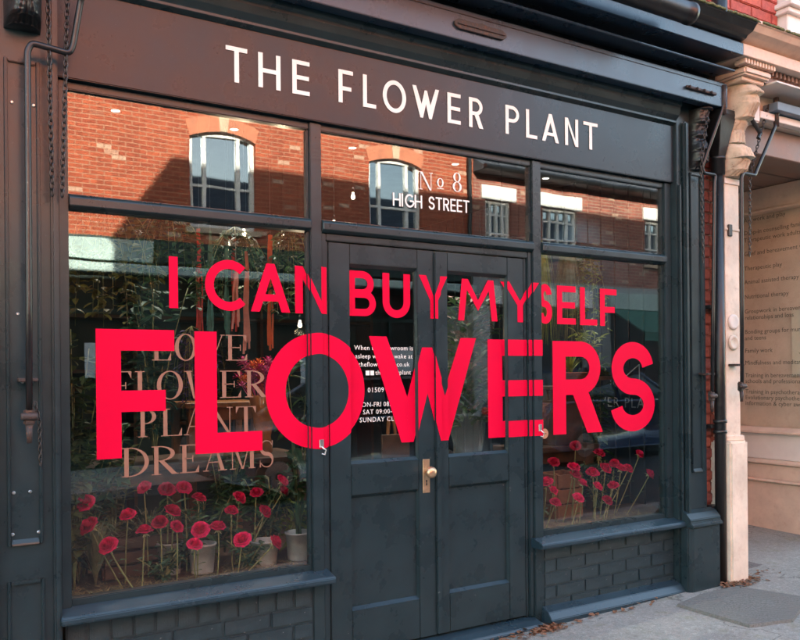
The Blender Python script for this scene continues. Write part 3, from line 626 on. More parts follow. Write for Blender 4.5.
def corbel(parent, x0, x1, prof, mat, amp, seed, name='corbel', nx=34):
    # scrolled console: profile (projection, z) swept across x with carved lobes
    N = 110; P = []
    for i in range(N+1):
        t = i/N*(len(prof)-1); a = int(min(t, len(prof)-2)); f = t-a; f = f*f*(3-2*f)
        P.append((prof[a][0]*(1-f)+prof[a+1][0]*f, prof[a][1]*(1-f)+prof[a+1][1]*f))
    v = []; fc = []
    for i, (pj, z) in enumerate(P):
        for j in range(nx+1):
            u = j/nx; x = x0+(x1-x0)*u; e = 1-abs(2*u-1)**5
            lob = .55+.45*math.cos((u-.5)*math.pi*6+math.sin(i*.35)*.8)
            tf = (i/N*5.2) % 1.0; tip = 1-tf; fan = abs(u-.5)*2
            leaf = max(0, 1-(fan/(.25+.75*tip))**2)*(.35+.65*tip); vein = abs(math.sin((u-.5)*22*(1+.6*tf)))**.6
            lob = leaf*(.55+.45*vein); q = noise.noise(Vector((x*60, z*60, seed)))*.22+noise.noise(Vector((x*150, z*150, seed)))*.16-.35*(tf > .93)
            v.append((x, -(pj*(.45+.55*e)+amp*(lob*1.5+q)*(.3+e)), z))
    for i in range(N):
        for j in range(nx): fc.append((i*(nx+1)+j, i*(nx+1)+j+1, (i+1)*(nx+1)+j+1, (i+1)*(nx+1)+j))
    k = len(v); v += [(x0, .05, P[0][1]), (x1, .05, P[0][1]), (x0, .05, P[-1][1]), (x1, .05, P[-1][1])]
    fc.append(tuple(j for j in range(nx+1))+(k+1, k)); fc.append(tuple(N*(nx+1)+j for j in range(nx+1))+(k+3, k+2))
    fc.append(tuple(i*(nx+1) for i in range(N+1))+(k+2, k)); fc.append(tuple(i*(nx+1)+nx for i in range(N+1))+(k+3, k+1))
    return MB().add(v, fc).build(name, mat, parent, smooth=True)
corbel(pier, 4.675, 4.865, [(.10, 2.78), (.17, 2.82), (.21, 2.89), (.19, 2.96), (.14, 3.00), (.15, 3.08), (.21, 3.16), (.27, 3.24), (.28, 3.31), (.24, 3.36), (.22, 3.37)], P_STONE, .022, 2.0)
MB().prism([(4.655, -.26), (4.885, -.26), (4.885, .2), (4.655, .2)], 3.372, 3.40, 'z').build('corbel_cap', P_PEACH, pier, .006)
MB().prism([(4.63, -.30), (4.91, -.30), (4.91, .2), (4.63, .2)], 3.4005, 3.452, 'z').build('corbel_cap', P_PEACH, pier, .014, 2)
for i in range(11): box('dentil', (4.60+i*.030, -.322, 3.456), (4.617+i*.030, -.24, 3.488), P_PEACH, pier, .002)
# cornice run of the neighbour
nco = Nn('cornice', MB().prism([(-.34, 3.489), (-.34, 3.560), (-.332, 3.568), (.0, 3.568), (.0, 3.489)], 4.557, 12), P_PEACH, .003)
MB().prism([(-.30, 3.5685), (-.37, 3.60), (-.41, 3.615), (-.435, 3.648), (-.445, 3.652), (-.445, 3.672), (.0, 3.70), (.0, 3.5685)], 4.557, 12).build('cornice_cap', P_PEACH, nco, .002)
MB().box(4.70, -.25, 3.40, 12, .0, 3.4885).build('cornice_bed', P_BROWN, nco)
for i in range(34): box('dentil', (4.95+i*.045, -.275, 3.448), (4.972+i*.045, -.2505, 3.486), P_BROWN, nco, .002)
# blind box shelf, fascia boards
Nn('blind_shelf', MB().prism([(-.32, 3.388), (-.32, 3.400), (-.05, 3.415), (-.05, 3.388)], 4.93, 12), P_PALE, .002)
nf = Nn('fascia_board', MB().box(4.89, -.10, 3.20, 12, .10, 3.3875), P_PEACH, .004)
box('fascia_end', (4.865, -.16, 3.17), (4.985, .1005, 3.384), P_PALE, nf, .008, 2)
box('blind_box', (5.10, -.215, 3.262), (12, -.1005, 3.322), P_BLUEG, nf, .004); box('blind_rail', (4.99, -.16, 3.205), (12, -.1005, 3.255), P_PALE, nf, .004)
Nn('lobby_beam', MB().box(4.86, -.05, 3.0, 12, .12, 3.199), P_BROWN, .006)
# lobby: soffit boards, back wall, glazed return
ZS = 3.06
for i in range(12):
    y0 = .121+i*.155; Nn('soffit_board', MB().box(4.852, y0+.003, ZS+(i % 2)*.006, 6.40, y0+.152, ZS+.03), P_BROWN, .004)
Nn('lobby_side', MB().box(4.700, .301, -.3, 4.8505, 2.3, 3.3), P_PALE, 0)
Nn('lobby_back', MB().box(4.852, 2.0, -.3, 6.4, 2.1, 3.3), P_PALE, 0)
XW = 6.35
Nn('header_board', MB().box(XW-.03, .03, 2.865, XW+.06, 1.95, 3.055), P_PEACH, .006, 2)
Nn('header_board', MB().box(XW-.05, .03, 2.845, XW+.06, 1.95, 2.8645), P_PEACH, .004, 2)
nw = Nn('window_sill', MB().prism([(XW-.075, .925), (XW-.075, .945), (XW-.01, .975), (XW+.06, .975), (XW+.06, .925)], .03, 1.95, 'y'), P_PEACH, .003)
Nn('riser_board', MB().box(XW-.022, .03, .70, XW+.06, 1.95, .924), P_PALE, .004)
Nn('riser_moulding', MB().prism([(XW-.03, .655), (XW-.06, .665), (XW-.06, .682), (XW-.03, .699), (XW+.06, .699), (XW+.06, .655)], .03, 1.95, 'y'), P_PEACH, .003)
Nn('riser_panel', MB().box(XW-.026, .03, .53, XW+.06, 1.95, .6545), P_PEACH, .003)
Nn('riser_moulding', MB().prism([(XW-.03, .50), (XW-.055, .508), (XW-.055, .52), (XW-.03, .5295), (XW+.06, .5295), (XW+.06, .50)], .03, 1.95, 'y'), P_PEACH, .003)
Nn('riser_panel', MB().box(XW-.026, .03, .075, XW+.06, 1.95, .4995), P_PEACH, .004)
Nn('lobby_step', MB().box(4.87, .02, -.2, 6.36, 2.0, .062), SLABM, .012, 2)
nbp = MB().box(XW, .04, .975, XW+.006, 1.95, 2.845).build('display_pane', G_NB, nb)
Nn('window_post', MB().box(XW-.03, .0, .06, XW+.06, .0295, 3.055), P_PEACH, .004)
blind = Nn('window_blind', MB().box(XW+.10, .05, .9, XW+.105, 1.95, 2.9), plain('grey_green_blind', (.36, .58, .56), .9, 0, .08, 3), 0)
TXT = plain('olive_window_text', (.055, .065, .05), .6, 0, .05)
rows = [(2.78, 'Art work and play therapy'), (2.63, 'Drop-in counselling family'), (2.555, 'Therapeutic parenting adults'), (2.40, 'Grief and bereavement work'), (2.25, 'Therapeutic play'), (2.10, 'Animal assisted therapy'), (1.955, 'Nutritional therapy'), (1.80, 'Groupwork in bereavement'), (1.73, 'relationships and loss'), (1.585, 'Bonding groups for mums'), (1.515, 'and teens'), (1.375, 'Family work'), (1.235, 'Mindfulness and meditation'), (1.49-.40, ''), ]
rows = [(2.78, 'Art work and play'), (2.66, 'Drop-in counselling family'), (2.59, 'Therapeutic work adults'), (2.46, 'Grief and bereavement work'), (2.32, 'Therapeutic play'), (2.19, 'Animal assisted therapy'), (2.05, 'Nutritional therapy'), (1.91, 'Groupwork in bereavement'), (1.85, 'relationships and loss'), (1.715, 'Bonding groups for mums'), (1.655, 'and teens'), (1.535, 'Family work'), (1.42, 'Mindfulness and meditation'), (1.30, 'Training in bereavement for'), (1.245, 'schools and professionals'), (1.145, 'Training in psychotherapy'), (1.09, 'Evolutionary psychotherapy'), (1.035, 'information & cyber awareness')]
k0 = 0
SIDE = lambda y, z: Matrix.Translation((XW-.002, y, z)) @ Matrix.Rotation(-math.pi/2, 4, 'Z') @ Matrix.Rotation(math.pi/2, 4, 'X')
for zt, t in rows: font_text(t, .054, TXT, 'window_text', nbp, SIDE(.94, .20+zt*.93), 'LEFT')
for zt, t in ((1.135-.02, 'Chat and discussion groups'), (1.05-.02, 'Telephone and online sessions')): pass
ps = MB().box(XW+.04, .05, 1.42, XW+.045, .52, 1.98).build('leaflet', plain('cream_leaflet', (.62, .55, .42), .7, 0, .05), nb)
MB().prism([(.40, 1.56), (.46, 1.62), (.42, 1.60), (.38, 1.66)], XW+.0385, XW+.0395, 'x').build('leaflet_mark', LEAF1, ps)
# upper storey bricks that show above the cornice
nuw = Nn('upper_wall', MB().box(4.701, .014, 3.48, 16, .30, 6.05), UB[0], 0)
RBR = perobj('upper_red_brick', [(.40, .085, .055), (.46, .11, .07), (.34, .07, .05), (.42, .10, .08)], .85, .3, 30, .5, .004)
z = 3.66; k = 0; BM3 = {}; rb = random.Random(9)
while z < 4.5:
    brick_course(nuw, 4.30 if False else 4.705, 5.44, z, .082, .235, .0, BM3, .5*(k % 2)+.2, RBR, rb, .03, .007)
    brick_course(uw, 3.7, 4.70, z, .082, .235, -.012, BM3, .5*(k % 2)+.2, RBR, rb, .03, .007); z += .082; k += 1
# stone window surround of the first floor
wr = Nn('window_surround', MB().box(5.45, -.07, 3.70, 5.72, .10, 6.0), P_PALE, .008)
box('surround_cap', (5.40, -.13, 4.10), (5.76, .10, 4.135), P_PALE, wr, .006); box('surround_cap', (5.42, -.10, 4.06), (5.74, .10, 4.0995), P_PALE, wr, .006)
Nn('roof', MB().prism([(-.25, 5.95), (-.25, 6.03), (3.5, 8.4), (7.2, 5.95)], 4.701, 16), MATS['slate_roof'], 0)
Nn('side_block', MB().box(6.42, .13, -.3, 16, 6.5, 5.9), P_PEACH, 0)
# further terrace right: more roof so the shade runs on
t2 = thing('terrace_house', 'red brick terrace house further right along the shady side', 'building', (22, 3, 0))
MB().box(16.01, 0, -.3, 34, 6.5, 5.95).build('wall', UB[0], t2); MB().prism([(-.25, 5.95), (-.25, 6.03), (3.5, 8.4), (7.2, 5.95)], 16.01, 34).build('roof', MATS['slate_roof'], t2)
t3 = thing('low_shop', 'low brick shop left of the flower shop', 'building', (-6, 3, 0))
MB().box(-14, 0, -.6, .098, 6.5, 4.6).build('wall', UB[0], t3); MB().prism([(-.25, 4.6), (-.25, 4.68), (3.5, 6.3), (7.2, 4.6)], -14, .098).build('roof', MATS['slate_roof'], t3)
# moss along the cornice top
MOSS = asphalt('moss', (.06, .07, .02), (.14, .14, .05), scale=.6)
mb = MB(); rm = random.Random(21)
for i in range(3600):
    x = rm.uniform(2.4, 6.4); q = rm.random(); r = rm.uniform(.006, .017)*(.5+.8*(noise.noise(Vector((x*6, 0, 0)))*.5+.5))
    y = -.443+abs(rm.gauss(0, .035)); z = 3.664+(y+.445)*.06
    mb.lathe([(r*1.25, -.008), (r*.95, r*.45), (r*.35, r*.8)], (x, y, z), 5)
tag(mb.build('cornice_moss', MOSS, None, smooth=True), 'ragged green moss growing along the top of the cornice', 'moss', kind='stuff')

# ------------------------------------------------------------------ downpipe, tube, awning arms, chains
dpx, dpy = 4.628, -.085
dpp = thing('downpipe', 'black cast iron downpipe between the slate pilaster and the cream pier', 'downpipe', (dpx, dpy, .04))
MB().tube([(dpx, dpy, .02), (dpx, dpy, 2.82)], .036, 20).build('pipe', P_BLACK, dpp, smooth=True)
for z in (1.06, 1.13): MB().lathe([(.042, -.012), (.046, -.008), (.046, .008), (.042, .012)], (dpx, dpy, z), 20).build('collar', P_BLACK, dpp, smooth=True)
MB().lathe([(.037, -.06), (.047, -.055), (.047, .04), (.051, .042), (.051, .06), (.037, .062)], (dpx, dpy, 2.84), 20).build('collar', P_BLACK, dpp, smooth=True)
MB().add([(dpx-.035, dpy-.035, 2.90), (dpx+.035, dpy-.035, 2.90), (dpx+.035, dpy+.035, 2.90), (dpx-.035, dpy+.035, 2.90),
          (dpx-.08, dpy-.09, 3.17), (dpx+.08, dpy-.09, 3.17), (dpx+.08, dpy+.06, 3.17), (dpx-.08, dpy+.06, 3.17),
          (dpx-.08, dpy-.09, 3.20), (dpx+.08, dpy-.09, 3.20), (dpx+.08, dpy+.06, 3.20), (dpx-.08, dpy+.06, 3.20)],
         [(0, 3, 2, 1), (0, 1, 5, 4), (1, 2, 6, 5), (2, 3, 7, 6), (3, 0, 4, 7), (4, 5, 9, 8), (5, 6, 10, 9), (6, 7, 11, 10), (7, 4, 8, 11), (8, 9, 10, 11)]).build('hopper_head', P_BLACK, dpp, .004)
MB().tube([(dpx, dpy, 2.80), (dpx, dpy, 2.92)], .034, 16).build('neck', P_BLACK, dpp, smooth=True)
for z in (.55, 1.095, 1.9): box('pipe_bracket', (dpx-.06, dpy+.02, z-.012), (dpx+.06, .0, z+.012), P_BLACK, dpp, .002)
tb = thing('trough_tube', 'thick black tube running under the cornice above the shop sign', 'tube', (3, -.49, 3.53))
MB().lathe([(.058, 0), (.060, .004), (.060, 2.6), (.060, 2.66), (.064, 2.662), (.064, 2.69), (.050, 2.69), (.046, 2.68)], (1.17, -.49, 3.533), 24, 'x').build('tube_body', P_BLACK, tb, smooth=False).data.shade_smooth()
for x in (1.9, 3.2): MB().box(x, -.49, 3.585, x+.03, -.36, 3.60).build('tube_bracket', P_BLACK, tb)
up = thing('vent_pipe', 'short black pipe standing on the cornice before the red bricks', 'pipe', (4.37, -.30, 3.66))
MB().lathe([(.055, 0), (.055, .05), (.048, .055), (.048, .60)], (4.37, -.30, 3.66), 18).build('pipe', P_BLACK, up, smooth=True)

def chain(name, label, pts, link_l=.034, wire=.0032, mat=None):
    mb = MB(); P = [Vector(p) for p in pts]; L = sum((P[i+1]-P[i]).length for i in range(len(P)-1)); n = max(2, int(L/(link_l*.72)))
    def at(s):
        for i in range(len(P)-1):
            d = (P[i+1]-P[i]).length
            if s <= d or i == len(P)-2: return P[i]+(P[i+1]-P[i])*(s/d), (P[i+1]-P[i]).normalized()
            s -= d
    for k in range(n):
        c, d = at((k+.5)*L/n); a = d.orthogonal().normalized(); b = d.cross(a); ang = (math.pi/2)*(k % 2)+.4
        u = a*math.cos(ang)+b*math.sin(ang); ring = []
        for j in range(11):
            t = 2*math.pi*j/10; ring.append(c+d*math.cos(t)*link_l*.5+u*math.sin(t)*link_l*.27)
        mb.tube(ring, wire, 5, caps=False)
    o = mb.build(name, mat or P_CHAIN, None, smooth=True); return tag(o, label, 'chain', 'iron awning chains')
def arm(label, pts, r, hinge, extra=None):
    a = thing('awning_arm', label, 'awning arm', hinge, 'folded iron awning arms')
    # round the elbows
    P = [Vector(p) for p in pts]; out = [P[0]]
    for i in range(1, len(P)-1):
        d0 = (P[i]-P[i-1]); d1 = (P[i+1]-P[i]); rr = min(.03, d0.length*.4, d1.length*.4)
        A, B = P[i]-d0.normalized()*rr, P[i]+d1.normalized()*rr
        for t in (0, .25, .5, .75, 1): out.append(A*(1-t)**2+P[i]*2*t*(1-t)+B*t*t)
    out.append(P[-1])
    MB().tube(out, r, 10).build('rod', P_BLACK, a, smooth=True)
    hx, hy, hz = hinge
    MB().box(hx-.02, hy-.012, hz-.03, hx+.02, hy+.02, hz+.035).build('hinge_block', P_RUST, a, .006, 2)
    MB().lathe([(.014, -.03), (.016, -.02), (.016, .02), (.014, .03)], (hx, hy-.01, hz+.005), 12, 'x').build('hinge_pin', P_RUST, a, smooth=True)
    MB().tube([(hx, hy, hz-.03), (hx, hy, hz-.10)], [.014, .010], 10).build('hinge_tail', P_RUST, a, smooth=True)
    MB().box(hx-.035, hy+.0, hz+.14, hx+.035, hy+.08, hz+.155).build('rod_clip', P_RUST, a, .003)
    return a
y = -.13
a1 = arm('iron awning arm on the left slate pilaster with elbow beside the sign', [(.63, y-.18, 3.14), (.59, y-.02, 2.985), (.562, y, 2.80), (.548, y, 2.765), (.410, y, 2.778), (.394, y, 2.745), (.392, y, 1.77), (.389, y, 1.34)], .0125, (.389, y, 1.31))
chain('chain', 'chain hanging over the left slate pilaster', [(.467, y, 3.18), (.470, y, 2.96), (.482, y+.01, 2.19)])
chain('chain', 'chain hanging along the left edge of the sign board', [(.550, y, 3.18), (.542, y, 2.97), (.518, y+.01, 2.19)])
chain('chain', 'short chain dangling from the left arm hinge', [(.41, y, 1.37), (.425, y, 1.30), (.428, y, 1.12)], .024, .0024)
y = -.125
a2 = arm('iron awning arm between the right slate pilaster and the downpipe', [(4.56, y-.06, 3.30), (4.555, y-.06, 3.20), (4.415, y, 2.80), (4.43, y, 2.765), (4.55, y, 2.765), (4.54, y, 2.72), (4.515, y, 1.9), (4.497, y, 1.32)], .0115, (4.495, y, 1.30))
MB().tube([(4.56, y-.06, 3.15), (4.56, y-.06, 3.34)], .016, 10).build('socket', P_RUST, a2, smooth=True)
chain('chain', 'looped chain hanging beside the right end of the sign board', [(4.46, -.14, 3.19), (4.425, -.15, 3.05), (4.40, -.14, 2.88), (4.40, -.13, 2.77), (4.425, -.12, 2.18)])
y = -.16
a3 = arm('iron awning arm on the cream pier of the neighbouring shop', [(5.165, y, 3.36), (5.165, y, 3.19), (4.935, y, 2.83), (4.92, y, 2.80), (4.79, y, 2.80), (4.772, y, 2.77), (4.768, y, 1.95), (4.760, y, 1.38)], .0125, (4.755, y, 1.36))
MB().tube([(5.165, y, 3.17), (5.165, y, 3.37)], .019, 10).build('socket', P_RUST, a3, smooth=True)
MB().tube([(4.70, y-.02, 3.25), (4.78, y-.02, 3.24), (4.95, y-.02, 3.09), (4.93, y-.02, 3.05)], .014, 8).build('strut', P_BLACK, a3)
chain('chain', 'chain hanging beside the neighbouring shop window', [(5.09, -.15, 3.31), (4.88, -.15, 2.80), (4.884, -.14, 2.25)])
box('maker_hook', (4.72, -.10, 2.38), (4.76, -.0853, 2.46), P_BLACK, pier, .004)
corbel(pl, .318, .452, [(.10, 2.85), (.17, 2.87), (.20, 2.92), (.20, 3.00), (.15, 3.08), (.17, 3.16), (.2, 3.25)], P_BLACK, .016, 6.0)
corbel(prr, 4.39, 4.52, [(.06, 2.80), (.10, 2.84), (.12, 2.90), (.10, 2.98), (.09, 3.05), (.12, 3.12), (.14, 3.19)], P_BLACK, .016, 9.0)
#%%OPPOSITE
# ------------------------------------------------------------------ across the street (seen mirrored in the glass)
OB1 = brickmat('orange_brick', (.44, .092, .036), (.34, .062, .026), (.40, .19, .115), pale=(.62, .42, .30), soot=.25)
OB2 = brickmat('mixed_red_brick', (.40, .12, .075), (.26, .075, .055), (.34, .25, .19), soot=.4)
OWHITE = paint('white_window_paint', (.74, .74, .70), .5, .05)
OGLASS = NB('far_window_glass'); OGLASS.p.inputs['Base Color'].default_value = (.42, .46, .48, 1); OGLASS.p.inputs['Metallic'].default_value = 1.0; OGLASS.p.inputs['Roughness'].default_value = .03; OGLASS = OGLASS.m
SHOPGL = NB('far_shop_glass'); SHOPGL.p.inputs['Base Color'].default_value = (.012, .016, .016, 1); SHOPGL.p.inputs['Roughness'].default_value = .05; SHOPGL = SHOPGL.m
TEAL = paint('pale_teal_fascia', (.36, .48, .44), .5, .15); DGREEN = paint('dark_green_shopfront', (.015, .035, .030), .4, .2)
ARCHM = paint('rubbed_brick_arch', (.50, .17, .09), .8, .2); KEYST = paint('sandstone', (.50, .38, .26), .8, .15)
SLATE = MATS['slate_roof']; YO = -10.0
def wall_open(name, x0, x1, z0, z1, openings, mat, parent, yf=YO, thick=.3):
    xs = sorted({x0, x1}|{o[0] for o in openings}|{o[1] for o in openings}); zs = sorted({z0, z1}|{o[2] for o in openings}|{o[3] for o in openings}); mb = MB()
    for i in range(len(xs)-1):
        # merge vertical runs
        run = None
        for j in range(len(zs)):
            inside = j == len(zs)-1 or any(o[0] <= xs[i] and xs[i+1] <= o[1] and o[2] <= zs[j] and zs[j+1] <= o[3] for o in openings)
            if not inside and run is None: run = zs[j]
            if inside and run is not None: mb.box(xs[i], yf-thick, run, xs[i+1], yf, zs[j]); run = None
    return mb.build(name, mat, parent)
def sash(parent, x0, x1, z0, z1, vbars, hbars, arch=0, name='window'):
    wv_ = MB().box(x0, YO-.16, z0, x1, YO-.15, z1).build(name, OGLASS, parent)
    fb = MB(); t = .075
    fb.box(x0, YO-.148, z0, x0+t, YO-.10, z1); fb.box(x1-t, YO-.148, z0, x1, YO-.10, z1); fb.box(x0+t, YO-.148, z0, x1-t, YO-.10, z0+t); fb.box(x0+t, YO-.148, z1-t, x1-t, YO-.10, z1)
    fb.build('frame', OWHITE, wv_)
    for f in vbars: c = x0+(x1-x0)*f; MB().box(c-.032, YO-.149, z0+t, c+.032, YO-.104, z1-t).build('glazing_bar', OWHITE, wv_)
    for f in hbars: c = z0+(z1-z0)*f; MB().box(x0+t, YO-.149, c-.022, x1-t, YO-.108, c+.022).build('glazing_bar', OWHITE, wv_)
    MB().box(x0-.08, YO-.1, z0-.09, x1+.08, YO+.06, z0-.001).build('sill', KEYST, wv_)
    return wv_
th = thing('brick_townhouse', 'orange brick townhouse with arched windows across the street', 'building', (4, YO, 0))
ow = [(c-.6, c+.6, 4.02, 5.74) for c in (-5.9, -2.37, 1.165, 4.70, 8.24)]
# first-floor windows over a shopfront; the window at 1.165 is omitted (plain wall there)
ow = [o for o in ow if abs((o[0]+o[1])/2-1.165) > .1]
wall_open('wall', -9, 10.16, 3.75, 8.3, ow, OB1, th)
for a, b, z0, z1 in ow:
    sash(th, a, b, z0, z1, (.24, .76), (.44,))
    r = .13; n = 12; c = (a+b)/2; pts = [(a+(b-a)*i/n, z1-r*(2*i/n-1)**2) for i in range(n+1)]
    MB().prism(pts+[(b, z1+.001), (a, z1+.001)] if False else [(a, z1+.002)]+[(x, z) for x, z in pts][0:1]+pts[1:]+[(b, z1+.002)], YO-.2, YO-.004, 'y').build('arch_infill', OWHITE, th)
    band = [(x+(x-c)*.12, z+.26) for x, z in pts]
    MB().prism(pts+list(reversed(band)), YO-.1, YO+.012, 'y').build('brick_arch', ARCHM, th)
    MB().prism([(c-.07, z1), (c+.07, z1), (c+.10, z1+.32), (c-.10, z1+.32)], YO-.05, YO+.03, 'y').build('keystone', KEYST, th)
MB().prism([(YO+.3, 8.3), (YO-4, 11.5), (YO-8, 8.3)], -9, 10.16).build('roof', SLATE, th)
MB().box(-9, YO-8, -.4, 10.16, YO-7.7, 8.3).build('rear_wall', OB1, th)
MB().box(-9, YO-.2, 7.75, 10.16, YO+.06, 7.85).build('string_course', KEYST, th)
MB().tube([(10.02, YO+.07, 0), (10.02, YO+.07, 8.2)], .045, 10).build('downpipe', P_BLACK, th)
# shopfronts below
wall_open('shop_wall', -9, 10.16, -.3, 3.75, [(-7.5, -4.2, .5, 3.0), (-3.6, -.4, .5, 3.0), (.2, 3.2, .45, 3.05), (3.9, 5.0, .05, 3.05), (5.3, 9.6, .5, 3.05)], DGREEN, th, YO-.01)
for a, b, z0, z1 in [(-7.5, -4.2, .5, 3.0), (-3.6, -.4, .5, 3.0), (.2, 3.2, .45, 3.05), (3.9, 5.0, .05, 3.05), (5.3, 9.6, .5, 3.05)]:
    wv_ = MB().box(a, YO-.16, z0, b, YO-.15, z1).build('shop_window', SHOPGL, th); k = max(1, int((b-a)/1.1))
    for i in range(1, k): x = a+(b-a)*i/k; MB().box(x-.03, YO-.149, z0, x+.03, YO-.09, z1).build('mullion', DGREEN, wv_)
    MB().box(a, YO-.149, z1-.55, b, YO-.10, z1-.48).build('transom', DGREEN, wv_)
MB().box(-.1, YO-.05, 3.36, 3.45, YO+.10, 3.70).build('shop_fascia', TEAL, th, .01); MB().box(3.5, YO-.05, 3.36, 10.1, YO+.10, 3.70).build('shop_fascia', DGREEN, th, .01)
MB().box(-9, YO-.05, 3.36, -.15, YO+.10, 3.70).build('shop_fascia', DGREEN, th, .01)
MB().box(-.2, YO+.0, 3.14, 10.1, YO+.22, 3.30).build('blind_box', TEAL, th, .02)
PAPER = plain('window_poster', (.6, .66, .66), .7, 0, .1)
for x, z, ww, hh in ((1.35, 1.5, .8, .5), (2.4, 1.45, .55, .55), (.5, 1.9, .5, .7), (6.2, 1.3, .6, .8), (8.0, 1.5, .9, .5)):
    MB().box(x, YO-.149, z, x+ww, YO-.145, z+hh).build('poster', PAPER, th)
ct = thing('brick_cottage', 'lower red brick house with white lintels across the street', 'building', (14, YO, 0))
cw = [(10.50, 11.20, 4.10, 5.18), (12.10, 13.16, 4.10, 5.18), (15.42, 16.45, 4.10, 5.18), (18.6, 19.6, 4.10, 5.18)]
wall_open('wall', 10.162, 24, 3.5, 5.80, cw, OB2, ct, YO-.03)
for a, b, z0, z1 in cw:
    sash(ct, a, b, z0, z1, (.25, .5, .75), (.72, .36)); MB().box(a-.12, YO-.15, 5.182, b+.12, YO+.02, 5.50).build('lintel', OWHITE, ct, .01)
MB().prism([(YO+.35, 5.72), (YO+.35, 5.80), (YO-4, 8.6), (YO-8, 5.8), (YO-8, 5.72)], 10.162, 24).build('roof', SLATE, ct)
MB().tube([(10.17, YO+.40, 5.76), (24, YO+.40, 5.76)], .06, 8).build('gutter', P_BLACK, ct)
wall_open('shop_wall', 10.162, 24, -.3, 3.5, [(10.6, 13.4, .5, 2.9), (14.2, 17.6, .5, 2.9), (18.4, 22, .5, 2.9)], paint('grey_render', (.30, .32, .32), .8, .1), ct, YO-.02)
for a, b in ((10.6, 13.4), (14.2, 17.6), (18.4, 22)):
    MB().box(a, YO-.16, .5, b, YO-.15, 2.9).build('shop_window', SHOPGL, ct); MB().box(a-.1, YO-.02, 2.95, b+.1, YO+.08, 3.35).build('shop_fascia', TEAL if a > 14 else OWHITE, ct, .01)
awn = MB().add([(14.1, YO+.05, 2.95), (17.7, YO+.05, 2.95), (17.7, YO+1.1, 2.35), (14.1, YO+1.1, 2.35), (14.1, YO+1.1, 2.15), (17.7, YO+1.1, 2.15), (14.1, YO+.05, 2.90), (17.7, YO+.05, 2.90), (17.7, YO+1.08, 2.33), (14.1, YO+1.08, 2.33)], [(0, 1, 2, 3), (3, 2, 5, 4), (6, 9, 8, 7)]).build('shop_awning', paint('green_canvas', (.03, .14, .10), .8, .2), None)
tag(awn, 'green canvas shop awning across the street', 'awning')

# ------------------------------------------------------------------ interior of the flower shop (parts of the building)
INW = DARKWALL
S('interior_floor', MB().box(.102, .095, -.1, 4.69, 6.5, .03), WOOD, 0)
S('interior_ceiling', MB().box(.102, .075, 3.0, 4.69, 6.5, 3.05), paint('shop_ceiling', (.018, .018, .02), .9, .1), 0)
S('interior_wall', MB().box(.102, 4.4, .03, 4.69, 4.5, 3.0), INW, 0)
S('interior_wall', MB().box(.102, .105, .03, .16, 4.4, 3.0), INW, 0)
iw = S('interior_wall', MB().box(4.60, .105, .03, 4.69, 4.4, 3.0), NAVY, 0)
for i in range(26): MB().box(4.578, .10+i*.14+.004, .03, 4.5995, .10+i*.14+.136, 3.0).build('wall_board', NAVY, iw, .004)
# side-wall sign
for t, sz, yy, zz in (('THE', .06, .86, 1.37), ('FLOWER PLANT', .108, 1.22, 1.20),):
    font_text(t, sz, P_GREYL, 'wall_sign_text', iw, Matrix.Translation((4.572, yy, zz)) @ Matrix.Rotation(-math.pi/2, 4, 'Z') @ Matrix.Rotation(math.pi/2, 4, 'X'), 'LEFT', 1.15)
for a, b in (((.80, 1.36), (.56, 1.52)), ((.56, 1.52), (.56, 1.30)), ((.80, 1.36), (.62, 1.30)), ((.62, 1.30), (.74, 1.46))):
    MB().tube([(4.573, a[0], a[1]), (4.573, b[0], b[1])], .004, 6).build('wall_sign_line', P_GREYL, iw)
# display decks behind the two windows
for a, b in ((.562, 1.80), (3.05, 4.57)):
    S('display_deck', MB().box(a, .071, .46, b, .62, .497), WOOD, .004); S('deck_front', MB().box(a, .585, .03, b, .62, .459), INW, 0)
rs = random.Random(4)
for nm, a, b, lab in (('straw_bed', .57, 1.66, 'dry straw strewn under the roses in the left window'), ('straw_bed', 3.15, 4.25, 'dry straw strewn under the roses in the right window')):
    mb = MB()
    for i in range(1500):
        x, y = rs.uniform(a, b), .078+abs(rs.gauss(0, .14)); ang = rs.uniform(0, 6.28); l = rs.uniform(.015, .05); z = .500+rs.uniform(0, .022)
        if y > .6: continue
        d = Vector((math.cos(ang), math.sin(ang), rs.uniform(-.3, .35)))*l; s_ = Vector((-math.sin(ang), math.cos(ang), 0))*.0016
        p = Vector((x, max(.08, y), z)); q = p+d; q.y = max(q.y, .076); q.z = max(q.z, .499)
        mb.add([p-s_, p+s_, q+s_*.4, q-s_*.4], [(0, 1, 2, 3)])
    tag(mb.build(nm, STRAW, None, recalc=False), lab, 'straw', kind='stuff')

# foliage builders
def leaf_poly(p, d, up, l, wd):
    d = d.normalized(); s_ = d.cross(up)
    if s_.length < 1e-4: s_ = d.orthogonal()
    s_.normalize(); n_ = s_.cross(d)
    return [p, p+d*l*.35+s_*wd*.5+n_*l*.05, p+d*l*.75+s_*wd*.35+n_*l*.02, p+d*l-n_*l*.12, p+d*l*.75-s_*wd*.35+n_*l*.02, p+d*l*.35-s_*wd*.5+n_*l*.05, p+d*l*.5-n_*l*.03]
LF = [(0, 1, 6), (1, 2, 6), (2, 3, 6), (3, 4, 6), (4, 5, 6), (5, 0, 6)]
